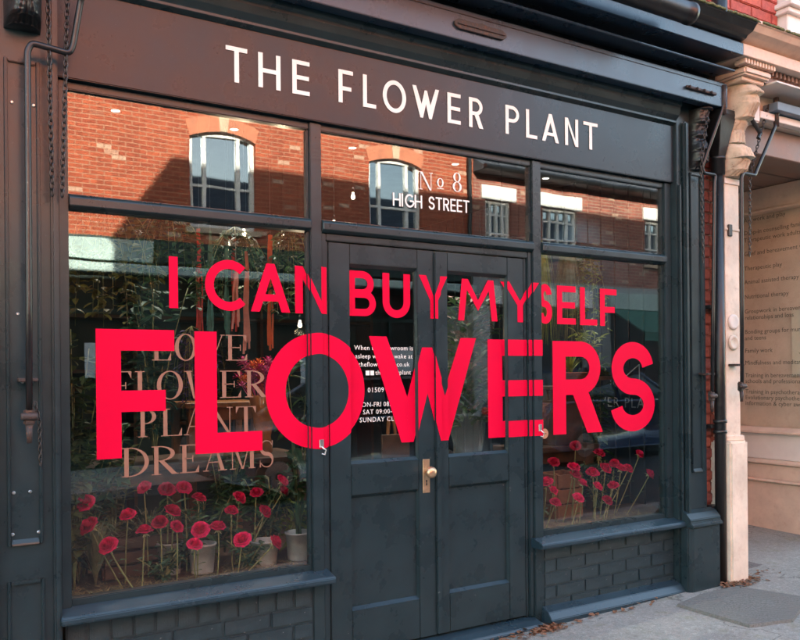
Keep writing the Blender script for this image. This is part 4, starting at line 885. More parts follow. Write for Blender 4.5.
# roses
def bloom_mesh(seed):
    r = random.Random(seed); mb = MB()
    rings = [(3, .005, .008, .046, .0, 1.2), (4, .010, .013, .047, .001, .95), (5, .015, .019, .046, .003, .82), (5, .020, .026, .043, .006, .80), (6, .024, .032, .037, .009, .70), (6, .025, .037, .027, .012, .64)]
    for kk, (n, r0, r1, h, curl, spread) in enumerate(rings):
        off = r.uniform(0, 6.28)
        for i in range(n):
            a0 = off+2*math.pi*i/n+r.uniform(-.15, .15); hh = h*r.uniform(.9, 1.08); rr = r1*r.uniform(.92, 1.08); v = []
            nu, nv = 6, 5
            for b in range(nv+1):
                t = b/nv
                for a in range(nu+1):
                    u = 2*a/nu-1; wdt = spread*(.45+.75*math.sin(math.pi*min(t*.72+.12, 1)))*(1.25 if kk < 2 else 1.0)
                    th_ = a0+u*wdt; rad = .004+(r0-.004)*min(1, t*2.2)+(rr-r0)*t**1.6+curl*max(0, t-.72)*2.2
                    z = hh*(t**.75)-curl*.9*max(0, t-.75)*3-.004*u*u*t+r.uniform(-.0006, .0006)
                    rad += .0015*u*u*(1 if i % 2 else -1)
                    v.append((rad*math.cos(th_), rad*math.sin(th_), z))
            f = [(b*(nu+1)+a, b*(nu+1)+a+1, (b+1)*(nu+1)+a+1, (b+1)*(nu+1)+a) for b in range(nv) for a in range(nu)]
            mb.add(v, f)
    me = mb.mesh('bloom', smooth=True, recalc=False); me.materials.append(ROSE); return me
def sepal_mesh():
    mb = MB(); mb.lathe([(.003, -.012), (.008, -.004), (.009, .004), (.004, .008)], (0, 0, 0), 8)
    for i in range(5):
        a = 2*math.pi*i/5; c, s_ = math.cos(a), math.sin(a); tx, ty = -s_*.004, c*.004
        mb.add([(c*.006+tx, s_*.006+ty, 0), (c*.006-tx, s_*.006-ty, 0), (c*.020-tx, s_*.020-ty, -.004), (c*.032, s_*.032, -.012), (c*.020+tx, s_*.020+ty, -.004)], [(0, 1, 2, 3, 4)])
    me = mb.mesh('calyx', recalc=False); me.materials.append(SEPAL); return me
BL = [bloom_mesh(i) for i in range(5)]; CAL = sepal_mesh()
RL = [(0.666,.3,.898),(.664,.2,.809),(.731,.13,.725),(.856,.3,.825),(.944,.36,.937),(1.054,.36,.92),(1.137,.36,.921),(1.065,.3,.823),(.977,.2,.792),(.906,.2,.761),(1.056,.2,.763),(1.119,.13,.685),(1.165,.2,.737),(1.211,.36,.865),(1.254,.2,.742),(1.358,.3,.795),(1.422,.36,.847),(1.512,.36,.865),(1.347,.13,.681),(1.538,.3,.773),(1.523,.13,.646),(1.66,.36,.915),(1.665,.36,.862)]
RR = [(3.713,.33,.988),(3.928,.33,.927),(3.524,.33,.894),(4.069,.33,.849),(3.926,.27,.833),(4.139,.27,.816),(4.317,.33,.898),(4.348,.27,.764),(3.64,.27,.859),(3.653,.27,.807),(3.802,.27,.813),(3.65,.2,.764),(3.342,.2,.794),(3.399,.2,.737),(3.781,.2,.731),(3.92,.2,.726),(3.361,.14,.674),(3.554,.14,.685),(3.805,.14,.646),(4.064,.27,.824)]
ORD = ['first', 'second', 'third', 'fourth', 'fifth', 'sixth', 'seventh', 'eighth', 'ninth', 'tenth', 'eleventh', 'twelfth', 'thirteenth', 'fourteenth', 'fifteenth', 'sixteenth', 'seventeenth', 'eighteenth', 'nineteenth', 'twentieth', 'twenty-first', 'twenty-second', 'twenty-third']
LEAN = {20: (-.14, 0), 21: (-.26, 0), 22: (-.26, 0), 19: (-.13, 0), 0: (.2, 0), 1: (.15, 0), 2: (.12, 0)}
def rose(i, p, side, k):
    r = random.Random(i*13+(0 if side == 'left' else 500)); hx, hy, hz = p
    if side == 'left': lx = LEAN.get(i, (r.uniform(-.02, .02), 0))[0]
    else: lx = -.20 if i in (6, 7, 5) else r.uniform(-.06, .02)
    bx, by = hx+lx, min(.5, hy+r.uniform(.0, .05)); base = Vector((bx, by, .499))
    e = thing('red_rose', '%s red rose from the left in the %s shop window' % (ORD[k], side), 'rose', base, 'roses in the %s window' % side)
    head = Vector(p); st = base; mid = (st+head)/2+Vector((r.uniform(-.012, .012)+(-lx*.12), r.uniform(-.01, .01), .01))
    pts = [st*(1-t)**2+mid*2*t*(1-t)+head*t*t for t in [j/8 for j in range(9)]]
    MB().tube(pts, [.0034]*8+[.0028], 7).build('stem', STEM, e, smooth=True)
    lm = MB()
    for q in range(3):
        a = r.uniform(0, 6.28); p0 = pts[r.choice((2, 3, 4, 5))]
        lm.tube([p0, p0+Vector((math.cos(a), math.sin(a)*.6, .3))*.02], .0012, 4); lm.add(leaf_poly(p0+Vector((math.cos(a), math.sin(a)*.6, .3))*.018, Vector((math.cos(a), math.sin(a)*.6, .2)), Vector((0, 0, 1)), r.uniform(.02, .038), .017), LF)
    lm.build('leaf', LEAF1, e, recalc=False)
    d = (pts[-1]-pts[-2]).normalized(); d = (d+Vector((r.uniform(-.55, .55), -r.uniform(.0, .8), r.uniform(-.25, .1)))).normalized()
    M = Matrix.Translation(head) @ d.to_track_quat('Z', 'Y').to_matrix().to_4x4() @ Matrix.Rotation(r.uniform(0, 6.28), 4, 'Z') @ Matrix.Scale(r.uniform(.80, 1.06), 4)
    for nm, me, dz in (('bloom', BL[r.randrange(5)], -.022), ('calyx', CAL, -.022)):
        o = bpy.data.objects.new(nm, me); C.objects.link(o); o.parent = e; o.matrix_local = Matrix.Translation(-base) @ M @ Matrix.Translation((0, 0, dz))
for side, lst in (('left', RL), ('right', RR)):
    order = sorted(range(len(lst)), key=lambda i: lst[i][0])
    for k, i in enumerate(order): rose(i, lst[i], side, k)

# pots
def pot(name, label, c, r0, r1, h, mat, cat, group=None, rim=True):
    e = thing(name, label, cat, c, group)
    MB().lathe([(r0*.98, 0), (r0, .004), (r1, h), (r1+.004, h), (r1+.005, h+.008), (r1-.004, h+.008), (r1-.006, h-.02)], c, 24).build('body', mat, e, smooth=False).data.shade_smooth()
    MB().lathe([(r1-.008, 0), (r1-.03, .006)], (c[0], c[1], c[2]+h-.022), 16).build('soil', plain('potting_soil', (.03, .02, .015), .9), e)
    return e
POTS = [((1.215, .33, .498), .055, .066, .135, 'pale zinc pot, second from the left behind the roses'), ((1.075, .40, .498), .05, .06, .145, 'leftmost pale zinc pot among the roses'), ((1.535, .31, .498), .060, .072, .118, 'pale zinc pot, third from the left in the left window'), ((1.735, .33, .498), .060, .070, .135, 'rightmost pale zinc pot beside the left door post')]
for c, a, b, h, lab in POTS: pot('zinc_pot', lab, c, a, b, h, P_ZINC, 'pot', 'zinc pots in the left window')

def leafy(name, label, cat, base, n, h, spread, l, wd, mat, seed, droop=.3, stems=5, stem_mat=STEM, group=None, down=False, big=False):
    r = random.Random(seed); e = thing(name, label, cat, base, group); b = Vector(base); lv = MB(); sm = MB(); paths = []
    for s_ in range(stems):
        a = r.uniform(0, 6.28); q = spread*r.uniform(.3, 1); top = b+Vector((math.cos(a)*q, math.sin(a)*q*.6, (-h if down else h)*r.uniform(.65, 1.05)))
        mid = (b+top)/2+Vector((math.cos(a)*q*(.5 if down else -.2), math.sin(a)*q*.2, (.25*h if down else .1*h)))
        pts = [b*(1-t)**2+mid*2*t*(1-t)+top*t*t for t in [j/7 for j in range(8)]]; paths.append(pts); sm.tube(pts, [.0022 if down else .0045]*4+[.0014 if down else .003]*4, 5)
    for i in range(n):
        pts = r.choice(paths); t = r.uniform(.15, 1)*(len(pts)-1); k = min(int(t), len(pts)-2); p = pts[k].lerp(pts[k+1], t-k)
        a = r.uniform(0, 6.28); d = Vector((math.cos(a), math.sin(a), r.uniform(-droop, .6 if not down else .1)))
        lv.add(leaf_poly(p, d, Vector((r.uniform(-.3, .3), r.uniform(-.3, .3), 1)), l*r.uniform(.6, 1.15), wd*r.uniform(.7, 1.1)), LF)
    sm.build('stem', stem_mat, e, smooth=True); lv.build('foliage', mat, e, recalc=False); return e
def grass(name, label, cat, base, n, h, spread, mat, seed, wd=.005, arch=.6, group=None, down=False):
    r = random.Random(seed); e = thing(name, label, cat, base, group); b = Vector(base); mb = MB()
    for i in range(n):
        a = r.uniform(0, 6.28); q = spread*r.uniform(.2, 1); hh = h*r.uniform(.6, 1.1)*(-1 if down else 1); pr2 = None; s_ = Vector((-math.sin(a), math.cos(a), 0))*wd*r.uniform(.5, 1); s_.y -= wd*.2
        P = []
        for j in range(7):
            t = j/6; P.append(b+Vector((math.cos(a)*q*(t**(.6 if down else 1.5)), math.sin(a)*q*.6*(t**(.6 if down else 1.5)), (hh*t+.12*h*math.sin(t*3.1) if down else hh*(t-arch*t*t*t*.6)))))
        v = []
        for j, p in enumerate(P): ww = s_*(1-.8*j/6); v += [p-ww, p+ww]
        mb.add(v, [(2*j, 2*j+1, 2*j+3, 2*j+2) for j in range(6)])
    mb.build('blades', mat, e, recalc=False); return e
leafy('ivy_plant', 'yellow green ivy climbing at the left edge of the left window', 'plant', (.62, .32, .50), 420, 1.15, .14, .075, .055, LEAF3, 1, .8, 7)
leafy('leafy_plant', 'dark green bushy plant behind the letter F', 'plant', (.70, .55, .50), 200, .85, .22, .10, .045, LEAF1, 2, .5, 8)
grass('grass_plant', 'pale grassy plant low in the left corner of the left window', 'plant', (.72, .36, .50), 130, .52, .26, LEAF4, 3, .005, .8)
leafy('leafy_plant', 'dark green plant standing behind the roses under the bronze lettering', 'plant', (1.30, .52, .50), 260, .38, .42, .09, .04, LEAF1, 4, .5, 10)
leafy('leafy_plant', 'broad leaved plant rising beside the left door post', 'plant', (1.86, .62, .50), 70, 1.05, .14, .16, .06, LEAF1, 5, .9, 6)
grass('tulip_leaves', 'upright green leaves growing from the rightmost zinc pot', 'plant', (1.735, .33, .62), 26, .2, .07, LEAF1, 6, .016, .2)
leafy('leafy_plant', 'yellow green leafy plant above the rightmost zinc pot', 'plant', (1.76, .50, .50), 60, .36, .12, .09, .03, LEAF2, 7, .9, 5)
leafy('hanging_plant', 'dark green foliage hanging behind the letters C and A', 'plant', (1.62, .95, 2.34), 420, .52, .30, .07, .028, LEAF1, 61, .7, 18, down=True)
leafy('hanging_plant', 'ivy hanging at the top left corner of the left window', 'plant', (.80, .50, 2.34), 420, .62, .26, .065, .04, LEAF3, 62, .7, 16, down=True)
leafy('leafy_plant', 'tall dark plant behind the letter I', 'plant', (1.12, .85, 1.001), 260, .95, .20, .11, .045, LEAF1, 63, .7, 9)
grass('grass_plant', 'fine grassy plant behind the roses under the word plant', 'plant', (1.02, .56, .50), 150, .50, .30, LEAF4, 64, .004, .8)
leafy('leafy_plant', 'low green plant between the roses and the crate', 'plant', (1.12, .44, .50), 240, .26, .30, .07, .03, LEAF1, 65, .5, 12)
leafy('leafy_plant', 'green plant at the right end behind the rose pots', 'plant', (1.62, .46, .50), 240, .42, .20, .08, .03, LEAF1, 66, .6, 10)
for k, (nm, lab, b_, n_, h_, sp_, l_, w_, m_, st_) in enumerate([
    ('leafy_plant', 'low leafy plant in front of the leftmost zinc pots', (1.00, .24, .50), 150, .14, .16, .05, .022, LEAF1, 9),
    ('leafy_plant', 'low leafy plant between the two right zinc pots', (1.43, .27, .50), 160, .18, .13, .05, .022, LEAF1, 9),
    ('leafy_plant', 'dark leafy plant filling the left corner behind the ivy', (.66, .45, .50), 260, .55, .16, .08, .035, LEAF1, 9),
    ('leafy_plant', 'tall leafy plant behind the bronze word dreams', (1.45, .68, .50), 260, .62, .22, .09, .035, LEAF1, 10),
    ('leafy_plant', 'yellow green plant behind the bronze word plant', (.86, .66, .50), 240, .70, .18, .08, .035, LEAF3, 9),
    ('leafy_plant', 'green plant filling the right end of the right window behind the roses', (4.10, .50, .50), 240, .34, .22, .08, .03, LEAF1, 10),
    ('leafy_plant', 'leafy plant behind the round sticker in the right window', (3.40, .50, .50), 260, .75, .13, .08, .035, LEAF1, 9),
    ('leafy_plant', 'tall green plant standing between the bench and the navy wall', (4.38, .78, .50), 240, 1.15, .14, .12, .05, LEAF1, 8)]):
    leafy(nm, lab, 'plant', b_, n_, h_, sp_, l_, w_, m_, 200+k, .5, st_)
leafy('hanging_plant', 'dense green foliage hanging at the top of the left window beside the ivy', 'plant', (1.12, .55, 2.34), 460, .50, .22, .06, .03, LEAF1, 67, .6, 16, down=True)
leafy('hanging_plant', 'green foliage hanging at the top right of the left window', 'plant', (1.88, .75, 2.36), 320, .55, .16, .065, .03, LEAF1, 68, .6, 12, down=True)
# wooden crate
def crate(name, label, c, w_, d_, h_, mat, group=None):
    e = thing(name, label, 'crate', c, group); x, y, z = c; n = 3; sh = h_/n
    for sx in (-1, 1):
        for sy in (-1, 1): MB().box(x+sx*(w_/2-.012)-.012, y+sy*(d_/2-.012)-.012, z, x+sx*(w_/2-.012)+.012, y+sy*(d_/2-.012)+.012, z+h_).build('corner_post', mat, e, .002)
    for i in range(n):
        z0, z1 = z+i*sh+.006, z+(i+1)*sh-.006
        for sy in (-1, 1): ya = y+sy*(d_/2+.007); MB().box(x-w_/2, ya-.006, z0, x+w_/2, ya+.006, z1).build('slat', mat, e, .002)
        for sx in (-1, 1): xa = x+sx*(w_/2+.007); MB().box(xa-.006, y-d_/2, z0, xa+.006, y+d_/2, z1).build('slat', mat, e, .002)
    MB().box(x-w_/2, y-d_/2, z, x+w_/2, y+d_/2, z+.01).build('base_board', mat, e); return e
crate('wooden_crate', 'brown slatted crate behind the roses at the left', (.95, .50, .498), .36, .17, .20, WOOD)
crate('wooden_crate', 'orange brown slatted crate behind the roses in the right window', (3.72, .49, .498), .22, .18, .30, WOOD2)
# tables
def table(name, label, x0, x1, y0, y1, zt, mat, th_=.035, leg=.05):
    e = thing(name, label, 'table', ((x0+x1)/2, (y0+y1)/2, .03)); MB().box(x0, y0, zt-th_, x1, y1, zt).build('table_top', mat, e, .004)
    for x in (x0+.03, x1-.03-leg):
        for y in (y0+.03, y1-.03-leg): MB().box(x, y, .031, x+leg, y+leg, zt-th_).build('leg', mat, e, .004)
    MB().box(x0+.06, y0+.04, zt-th_-.08, x1-.06, y0+.06, zt-th_-.001).build('apron', mat, e, .002); return e
table('display_table', 'dark timber table behind the left window', .75, 2.0, .72, 1.25, 1.00, WOOD)
table('display_table', 'orange timber side table under the dried flowers', 1.42, 1.95, 1.30, 1.75, 1.30, WOOD2)
table('display_table', 'brown timber bench behind the roses in the right window', 3.55, 4.25, .64, 1.0, .95, WOOD, .04, .09)
# dried flower vase
vz = thing('flower_vase', 'glass vase of magenta and orange dried flowers behind the left window', 'vase', (1.80, .98, 1.001))
MB().lathe([(.05, 0), (.055, .01), (.045, .10), (.07, .24), (.085, .34), (.08, .345), (.04, .10), (.03, .02)], (1.80, .98, 1.001), 20).build('vase_body', plain('amber_glass', (.35, .12, .04), .15, 0, .2), vz, smooth=True)
DRY = [plain('magenta_dried', (.50, .02, .16), .7, 0, .4, 30), plain('orange_dried', (.75, .18, .03), .7, 0, .3, 30), plain('pink_dried', (.60, .10, .25), .7, 0, .3, 30)]
rf = random.Random(8)
for q in range(3):
    mb = MB()
    for i in range(16):
        a = rf.uniform(0, 6.28); rr = rf.uniform(.02, .17); c = Vector((1.80+math.cos(a)*rr, .98+math.sin(a)*rr*.7, 1.46+rf.uniform(-.06, .09)))
        for k in range(14):
            a2 = 2.4*k; el = -.3+k*.12; d = Vector((math.cos(a2)*math.cos(el), math.sin(a2)*math.cos(el), math.sin(el))); mb.add(leaf_poly(c, d, Vector((0, 0, 1)), .045, .014), LF)
        mb.tube([(1.80, .98, 1.2), tuple(c)], .002, 4)
    mb.build('flower_heads', DRY[q], vz, recalc=False)
leafy('dried_lavender', 'dark purple dried bunch hanging behind the bronze lettering', 'flowers', (1.36, .95, 1.75), 420, .55, .16, .05, .014, plain('purple_dried', (.06, .045, .12), .8, 0, .4, 30), 9, .8, 26, group=None, down=True)
# hanging ribbons
RIB = {'red': (.40, .03, .015), 'orange': (.60, .10, .02), 'teal': (.05, .17, .12), 'salmon': (.60, .22, .15)}
for k, (cn, x, y, z0, z1) in enumerate([(c_, x_, y_, min(t_, 2.28), b_) for c_, x_, y_, t_, b_ in [('red', 1.36, .8, 2.45, 1.68), ('teal', 1.44, .85, 2.3, 1.70), ('teal', 1.55, .9, 2.4, 1.68), ('salmon', 1.57, .8, 2.1, 1.74), ('orange', 1.78, .8, 2.55, 1.64), ('salmon', 1.69, .95, 2.2, 1.62), ('red', 1.66, 1.1, 2.6, 1.75)]]):
    r = random.Random(k+40); e = thing('hanging_ribbon', '%s ribbon streamer hanging in the left window, number %d of the row from the left' % (cn, k+1), 'ribbon', (x, y, z1), 'ribbon streamers in the left window')
    e['label'] = ['brick red ribbon hanging furthest left behind the letter C', 'teal ribbon hanging behind the opening of the letter C', 'teal ribbon hanging right of the letter C', 'short salmon ribbon hanging under the letter C', 'orange ribbon hanging behind the letter A', 'long salmon ribbon hanging under the letter A', 'dark red ribbon deep in the shop behind letter C'][k]
    for j in range(5):
        xo = r.uniform(-.018, .018); wv2 = r.uniform(.008, .014); ph = r.uniform(0, 6); v = []
        for q in range(13):
            t = q/12; zz = z0+(z1+r.uniform(-.03, .08)*(q == 12)-z0)*t; cx = x+xo*(.2+t)+.006*math.sin(ph+t*9); cy = y+.01*math.cos(ph+t*7)
            v += [(cx-wv2/2, cy, zz), (cx+wv2/2, cy+.003*math.sin(t*12+ph), zz)]
        MB().add(v, [(2*q, 2*q+1, 2*q+3, 2*q+2) for q in range(12)]).build('ribbon_tail', plain('ribbon_'+cn, RIB[cn], .6, 0, .2), e, recalc=False)
    MB().tube([(x, y, z0), (x, y, 2.999)], .0006, 4).build('hanging_string', P_GREYL, e)
# pendant bulbs and ceiling spots
for k, (x, z, lab) in enumerate([(1.77, 2.347, 'lit bulb above the letter C of can'), (2.031, 2.362, 'lit bulb near the left door post, above the letter A'), (1.666, 2.27, 'small lit bulb left of the other bulbs behind the left window'), (2.144, 1.789, 'low lit bulb hanging beside the left door post'), (2.541, 2.66, 'lit bulb seen through the glass above the left door'), (2.396, 2.46, 'lit bulb low in the glass above the left door')]):
    e = thing('pendant_bulb', lab, 'light bulb', (x, 1.2, z), 'pendant bulbs in the shop')
    MB().lathe([(.003, -.016), (.010, -.013), (.0135, -.003), (.012, .006), (.008, .018), (.007, .03)], (x, 1.2, z), 14).build('bulb', BULB, e, smooth=True)
    MB().lathe([(.008, .03), (.009, .055), (.004, .066)], (x, 1.2, z), 12).build('socket', P_BLACK, e); MB().tube([(x, 1.2, z+.066), (x, 1.2, 2.999)], .0010, 5).build('flex', P_BLACK, e)
    if k < 4:
        ld = bpy.data.lights.new('bulb_light', 'POINT'); ld.energy = .4; ld.color = (1, .75, .48); ld.shadow_soft_size = .03; lo = bpy.data.objects.new('bulb_light', ld); C.objects.link(lo); lo.location = (x, 1.2, z-.05)
for k, x in enumerate((1.01, 1.72, 2.55, 3.40, 4.27)):
    e = thing('ceiling_spot', ['leftmost', 'second', 'middle', 'fourth', 'rightmost'][k]+' ceiling downlight of the row inside the shop', 'ceiling light', (x, 1.22, 2.99), 'ceiling downlights')
    MB().lathe([(.024, 0), (.024, -.004), (.002, -.004)], (x, 1.22, 2.9995), 20).build('lens', SPOT, e); MB().lathe([(.031, 0), (.031, -.005), (.025, -.006), (.025, 0)], (x, 1.22, 2.9998), 20).build('trim_ring', P_STEEL, e)
    ld = bpy.data.lights.new('spot_light', 'SPOT'); ld.spot_size = math.radians(105); ld.spot_blend = .6; ld.energy = 6; ld.color = (1, .94, .85); ld.shadow_soft_size = .04; lo = bpy.data.objects.new('spot_light', ld); C.objects.link(lo); lo.location = (x, 1.22, 2.96)
# right window plants
grass('trailing_plant', 'stringy green plant trailing from above in the right window, nearest the door post', 'plant', (3.46, .37, 2.32), 170, .62, .15, LEAF2, 21, .004, down=True)
grass('trailing_plant', 'stringy pale green plant trailing in the middle of the right window', 'plant', (3.72, .38, 2.32), 190, .66, .17, LEAF4, 22, .004, down=True)
leafy('trailing_plant', 'leafy green plant hanging behind the word self', 'plant', (3.90, .39, 2.31), 300, .58, .16, .05, .016, LEAF2, 23, .6, 12, down=True)
hr = thing('hanging_rail', 'thin dark rail across the top of the right window holding trailing plants', 'rail', (3.9, .38, 2.32))
MB().tube([(3.05, .38, 2.325), (4.577, .38, 2.325)], .010, 8).build('rail_bar', P_BLACK, hr, smooth=True)
for x in (3.15, 4.5): MB().tube([(x, .38, 2.33), (x, .38, 2.999)], .002, 5).build('rail_wire', P_BLACK, hr)
pot('terracotta_bowl', 'terracotta bowl of spiky succulent framed by the letter R', (3.985, .66, 1.37), .07, .115, .09, TERRA, 'bowl')
grass('spiky_succulent', 'spiky yellow green succulent in the terracotta bowl', 'plant', (3.985, .66, 1.44), 60, .17, .12, LEAF2, 24, .010, .1)
bxs = thing('plant_stand', 'dark timber box stand on the bench under the bowl', 'stand', (3.98, .8, .951))
MB().box(3.86, .66 if False else .68, .951, 4.12, .95, 1.3695).build('stand_body', WOOD, bxs, .004); MB().box(3.85, .56, 1.345, 4.13, .96, 1.3697).build('stand_top', WOOD, bxs, .003)
leafy('lime_plant', 'lime green leafy plant above the bowl in the right window', 'plant', (4.23, .72, 1.56), 70, .22, .14, .09, .03, LEAF2, 25, .7, 8)
pot('ceramic_pot', 'dark ceramic pot of the lime green plant', (4.23, .72, 1.44), .06, .075, .12, NAVY, 'pot')
st2 = thing('pot_shelf', 'narrow dark shelf holding the lime plant', 'shelf', (4.3, .7, 1.41)); MB().box(4.14, .62, 1.41, 4.577, .82, 1.439).build('shelf_board', WOOD, st2, .003)
tw = thing('twisted_branch', 'twisted bare branch beside the right door post', 'branch', (3.42, .5, .498))
for q in range(4):
    r = random.Random(q+70); MB().tube([(3.42+.02*q+.018*math.sin(t*1.3+q), .5+.015*math.cos(t*1.5+q), .498+t*.075) for t in range(13)], [.008-.0004*t for t in range(13)], 6).build('twig', WOOD2, tw, smooth=True)
# inside the doors
ez = thing('wooden_easel', 'small wooden easel standing on the shop floor behind the left door', 'easel', (3.06, 1.6, .03))
for a, b in (((2.94, 1.55, .03), (3.04, 1.6, 1.15)), ((3.18, 1.55, .03), (3.08, 1.6, 1.15)), ((3.06, 1.95, .03), (3.06, 1.62, 1.10))): MB().tube([a, b], .013, 6).build('leg', WOOD2, ez)
MB().box(2.94, 1.53, .72, 3.18, 1.545, 1.02).build('board', WOOD, ez, .003); MB().box(2.92, 1.50, .695, 3.20, 1.56, .715).build('ledge', WOOD2, ez, .002)
wp = thing('wrapped_bouquet', 'tall bouquet in crumpled clear wrap behind the right door', 'bouquet', (3.15, .75, .03))
r = random.Random(90); v = []; f = []
for i in range(15):
    for j in range(20):
        a = 2*math.pi*j/20; t = i/14; rad = .06+.14*t+.02*math.sin(a*5+i*.7)+r.uniform(-.012, .012); v.append((3.15+rad*math.cos(a), .75+rad*math.sin(a), .75+1.15*t))
f = [(i*20+j, i*20+(j+1) % 20, (i+1)*20+(j+1) % 20, (i+1)*20+j) for i in range(14) for j in range(20)]
wr_ = NB('clear_wrap'); wr_.p.inputs['Base Color'].default_value = (.45, .52, .50, 1); wr_.p.inputs['Roughness'].default_value = .15
tr_ = wr_.n('ShaderNodeBsdfTransparent'); mx_ = wr_.n('ShaderNodeMixShader'); mx_.inputs[0].default_value = .2; wr_.l(tr_.outputs[0], mx_.inputs[1]); wr_.l(wr_.p.outputs[0], mx_.inputs[2]); wr_.l(mx_.outputs[0], wr_.out.inputs[0])
MB().add(v, f).build('wrap', wr_.m, wp, recalc=False)
mb = MB()
for i in range(320):
    a = r.uniform(0, 6.28); q = r.uniform(0, .15); mb.add(leaf_poly(Vector((3.15+q*math.cos(a), .75+q*math.sin(a), r.uniform(1.1, 1.95))), Vector((math.cos(a), math.sin(a), r.uniform(-.2, .9))), Vector((0, 0, 1)), .11, .04), LF)
mb.build('foliage', LEAF1, wp, recalc=False)
mb = MB()
for i in range(110):
    a = r.uniform(0, 6.28); q = r.uniform(.02, .15); mb.add(leaf_poly(Vector((3.15+q*math.cos(a), .75+q*math.sin(a), r.uniform(1.2, 2.0))), Vector((math.cos(a), math.sin(a), r.uniform(-.2, .9))), Vector((0, 0, 1)), .06, .035), LF)
mb.build('flower_heads', plain('pale_pink_petal', (.45, .26, .22), .7, 0, .4, 30), wp, recalc=False)
MB().lathe([(.10, 0), (.12, .02), (.15, .72), (.155, .72), (.14, .70)], (3.15, .75, .03), 20).build('bucket', P_ZINC, wp, smooth=True)
rg = thing('floor_rug', 'pale woven rug on the shop floor inside the doors', 'rug', (2.4, .9, .031)); MB().box(1.95, .35, .0305, 2.95, 1.5, .040).build('rug_weave', plain('woven_rug', (.26, .24, .21), .9, 0, .3, 50), rg, .003)
# shelving against the rear wall
sh = thing('wall_shelves', 'dark shelves of pots along the rear wall of the shop', 'shelves', (2.4, 4.2, .03))
for z in (.5, 1.0, 1.5, 2.0): MB().box(.5, 4.05, z, 4.3, 4.395, z+.03).build('shelf', WOOD, sh)
for x in (.5, 1.75, 3.0, 4.27): MB().box(x, 4.06, .031, x+.03, 4.39, 2.2).build('upright', WOOD, sh)
rp = random.Random(31)
for k in range(16):
    z = (.53, 1.03, 1.53, 2.03)[k % 4]; x = .7+(k//4)*.95+rp.uniform(-.1, .15)
    leafy('shelf_plant', 'potted plant on the %s rear shelf of the shop, %s from the left' % (('lowest', 'second', 'third', 'top')[k % 4], ORD[k//4]), 'plant', (x, 4.2, z+.001), 40, .3, .16, .12, .05, (LEAF1, LEAF2)[k % 3 == 0], 100+k, .5, 4, group='potted plants on the rear shelves')

# fallen leaves at the foot of the shop
rl = random.Random(17); mb = MB()
for cx, cy, n, sx, sy in ((3.06, -.12, 130, .06, .03), (2.85, -.11, 40, .12, .02), (4.72, -.18, 90, .07, .03), (4.60, -.16, 60, .05, .03), (3.6, -.11, 26, .3, .015), (4.95, -.12, 40, .1, .05)):
    for i in range(n):
        x, y = rl.gauss(cx, sx), min(-.088, rl.gauss(cy, sy)); a = rl.uniform(0, 6.28); l = rl.uniform(.012, .045)
        mb.add(leaf_poly(Vector((x, y, gz(x, y)+rl.uniform(.004, .02))), Vector((math.cos(a), math.sin(a), rl.uniform(-.2, .3))), Vector((rl.uniform(-.5, .5), rl.uniform(-.5, .5), 1)), l, l*.7), LF)
tag(mb.build('fallen_leaves', DEBRIS, None, recalc=False), 'brown dead leaves gathered at the foot of the shop front', 'leaves', kind='stuff')

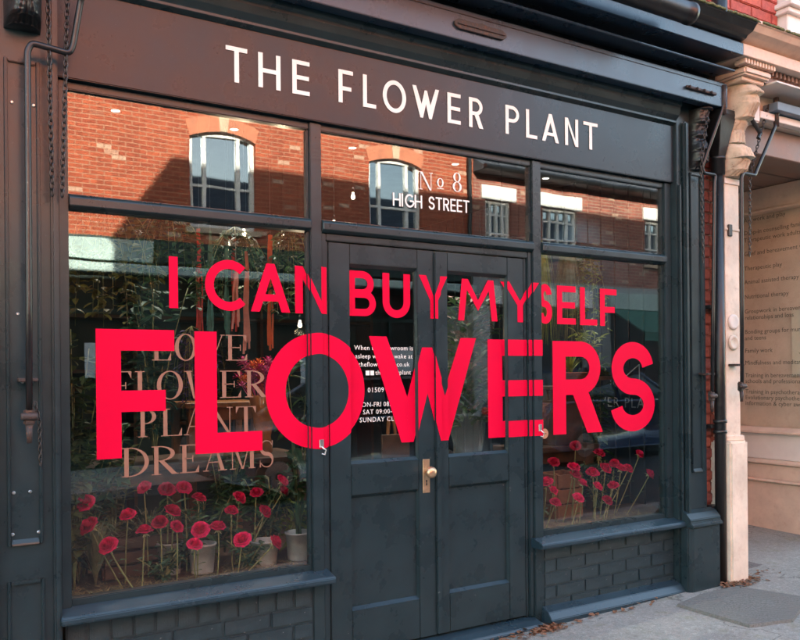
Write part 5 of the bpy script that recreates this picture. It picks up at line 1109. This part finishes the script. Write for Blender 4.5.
# ------------------------------------------------------------------ cars parked across the road (mirrored in the glass)
def car(label, cx, cy, col, flip=1):
    z0 = gz(cx, -2.3)-.12; e = thing('parked_car', label, 'car', (cx, cy, z0), 'cars parked across the road')
    pm = NB('car_paint_%s' % label[:6]); pm.p.inputs['Base Color'].default_value = (*col, 1); pm.p.inputs['Roughness'].default_value = .3; pm.p.inputs['Coat Weight'].default_value = 1; pm.p.inputs['Coat Roughness'].default_value = .03; pm = pm.m
    gm = MATS.get('car_glass') or SHOPGL
    def X(v): return cx+flip*v
    side = [(-2.05, .32), (-2.08, .55), (-2.02, .80), (-1.90, .98), (-1.1, 1.02), (.75, .99), (1.75, .86), (2.02, .70), (2.07, .45), (2.02, .28), (1.72, .22), (-1.75, .22)]
    n = len(side); v = []; f = []; secs = [(-.86, .93), (-.88, 1.0), (-.80, 1.0), (.80, 1.0), (.88, 1.0), (.86, .93)]
    for (yy, sc) in secs:
        for x, z in side: v.append((X(x*(1 if abs(yy) < .87 else .985)), cy+yy, z0+.22+(z-.22)*(1.0 if abs(yy) <= .80 else .94)))
    for k in range(len(secs)-1):
        for i in range(n): f.append((k*n+i, k*n+(i+1) % n, (k+1)*n+(i+1) % n, (k+1)*n+i))
    f.append(tuple(range(n))); f.append(tuple((len(secs)-1)*n+i for i in range(n)))
    body = MB().add(v, f).build('body', pm, e, .02, 2, True)
    lo = [(-1.86, 1.00), (.92, 1.00)]; hi = [(-1.45, 1.46), (-1.0, 1.52), (-.1, 1.51), (.25, 1.44)]
    prof = [lo[0]]+hi+[lo[1]]; m = len(prof); v = []
    for sgn in (-1, 1):
        for x, z in prof: v.append((X(x), cy+sgn*(.80 if z < 1.1 else .62), z0+z))
    MB().add(v, [tuple(range(m)), tuple(range(2*m-1, m-1, -1))]+[(i, i+1, m+i+1, m+i) for i in range(m-1)]).build('greenhouse', gm, e, .02, 2)
    MB().prism([(X(x), z0+z+.012) for x, z in hi]+[(X(x), z0+z-.02) for x, z in reversed(hi)], cy-.63, cy+.63, 'y').build('roof', pm, e, .008, 2)
    for sgn in (-1, 1):
        for xa, xb in ((-1.86, -1.45), (-.45, -.42), (.25, .92)):
            zb = 1.44 if xa != -.45 else 1.50
            if xa == .25: pa, pb = (X(.25), cy+sgn*.625, z0+1.44), (X(.92), cy+sgn*.805, z0+1.0)
            elif xa == -.45: pa, pb = (X(-.43), cy+sgn*.628, z0+1.50), (X(-.40), cy+sgn*.808, z0+1.0)
            else: pa, pb = (X(-1.45), cy+sgn*.625, z0+1.46), (X(-1.86), cy+sgn*.805, z0+1.0)
            MB().tube([pa, pb], .03, 6).build('pillar', pm, e, smooth=True)
        for wx in (-1.28, 1.30):
            wc = (X(wx), cy+sgn*.80, z0+.30)
            w_ = MB().lathe([(.20, -.09), (.29, -.09), (.305, -.05), (.305, .05), (.29, .09), (.20, .09)], wc, 24, 'y').build('wheel', P_BLACK, e, smooth=True)
            MB().lathe([(.02, sgn*.085), (.10, sgn*.098), (.19, sgn*.092), (.195, sgn*.06)], wc, 20, 'y').build('rim', P_STEEL, w_)
        MB().lathe([(.01, 0), (.09, .02), (.10, .06), (.02, .09)], (X(1.93)-(.05 if flip > 0 else .04), cy+sgn*.62, z0+.66), 14, 'x').build('headlight', P_STEEL, e, smooth=True)
        MB().box(min(X(-2.075), X(-2.0)), cy+sgn*.62-.12, z0+.72, max(X(-2.075), X(-2.0)), cy+sgn*.62+.12, z0+.86).build('tail_light', P_RED, e, .02)
        MB().box(X(.55)-.09, cy+sgn*.92-.08, z0+1.0, X(.55)+.09, cy+sgn*.92+.08, z0+1.13).build('wing_mirror', pm, e, .04, 2)
    return e
car('navy blue hatchback parked across the road, right of the other car', 10.4, -6.6, (.012, .03, .09))
car('silver grey hatchback parked across the road, left of the other car', 5.2, -6.6, (.20, .21, .22), -1)
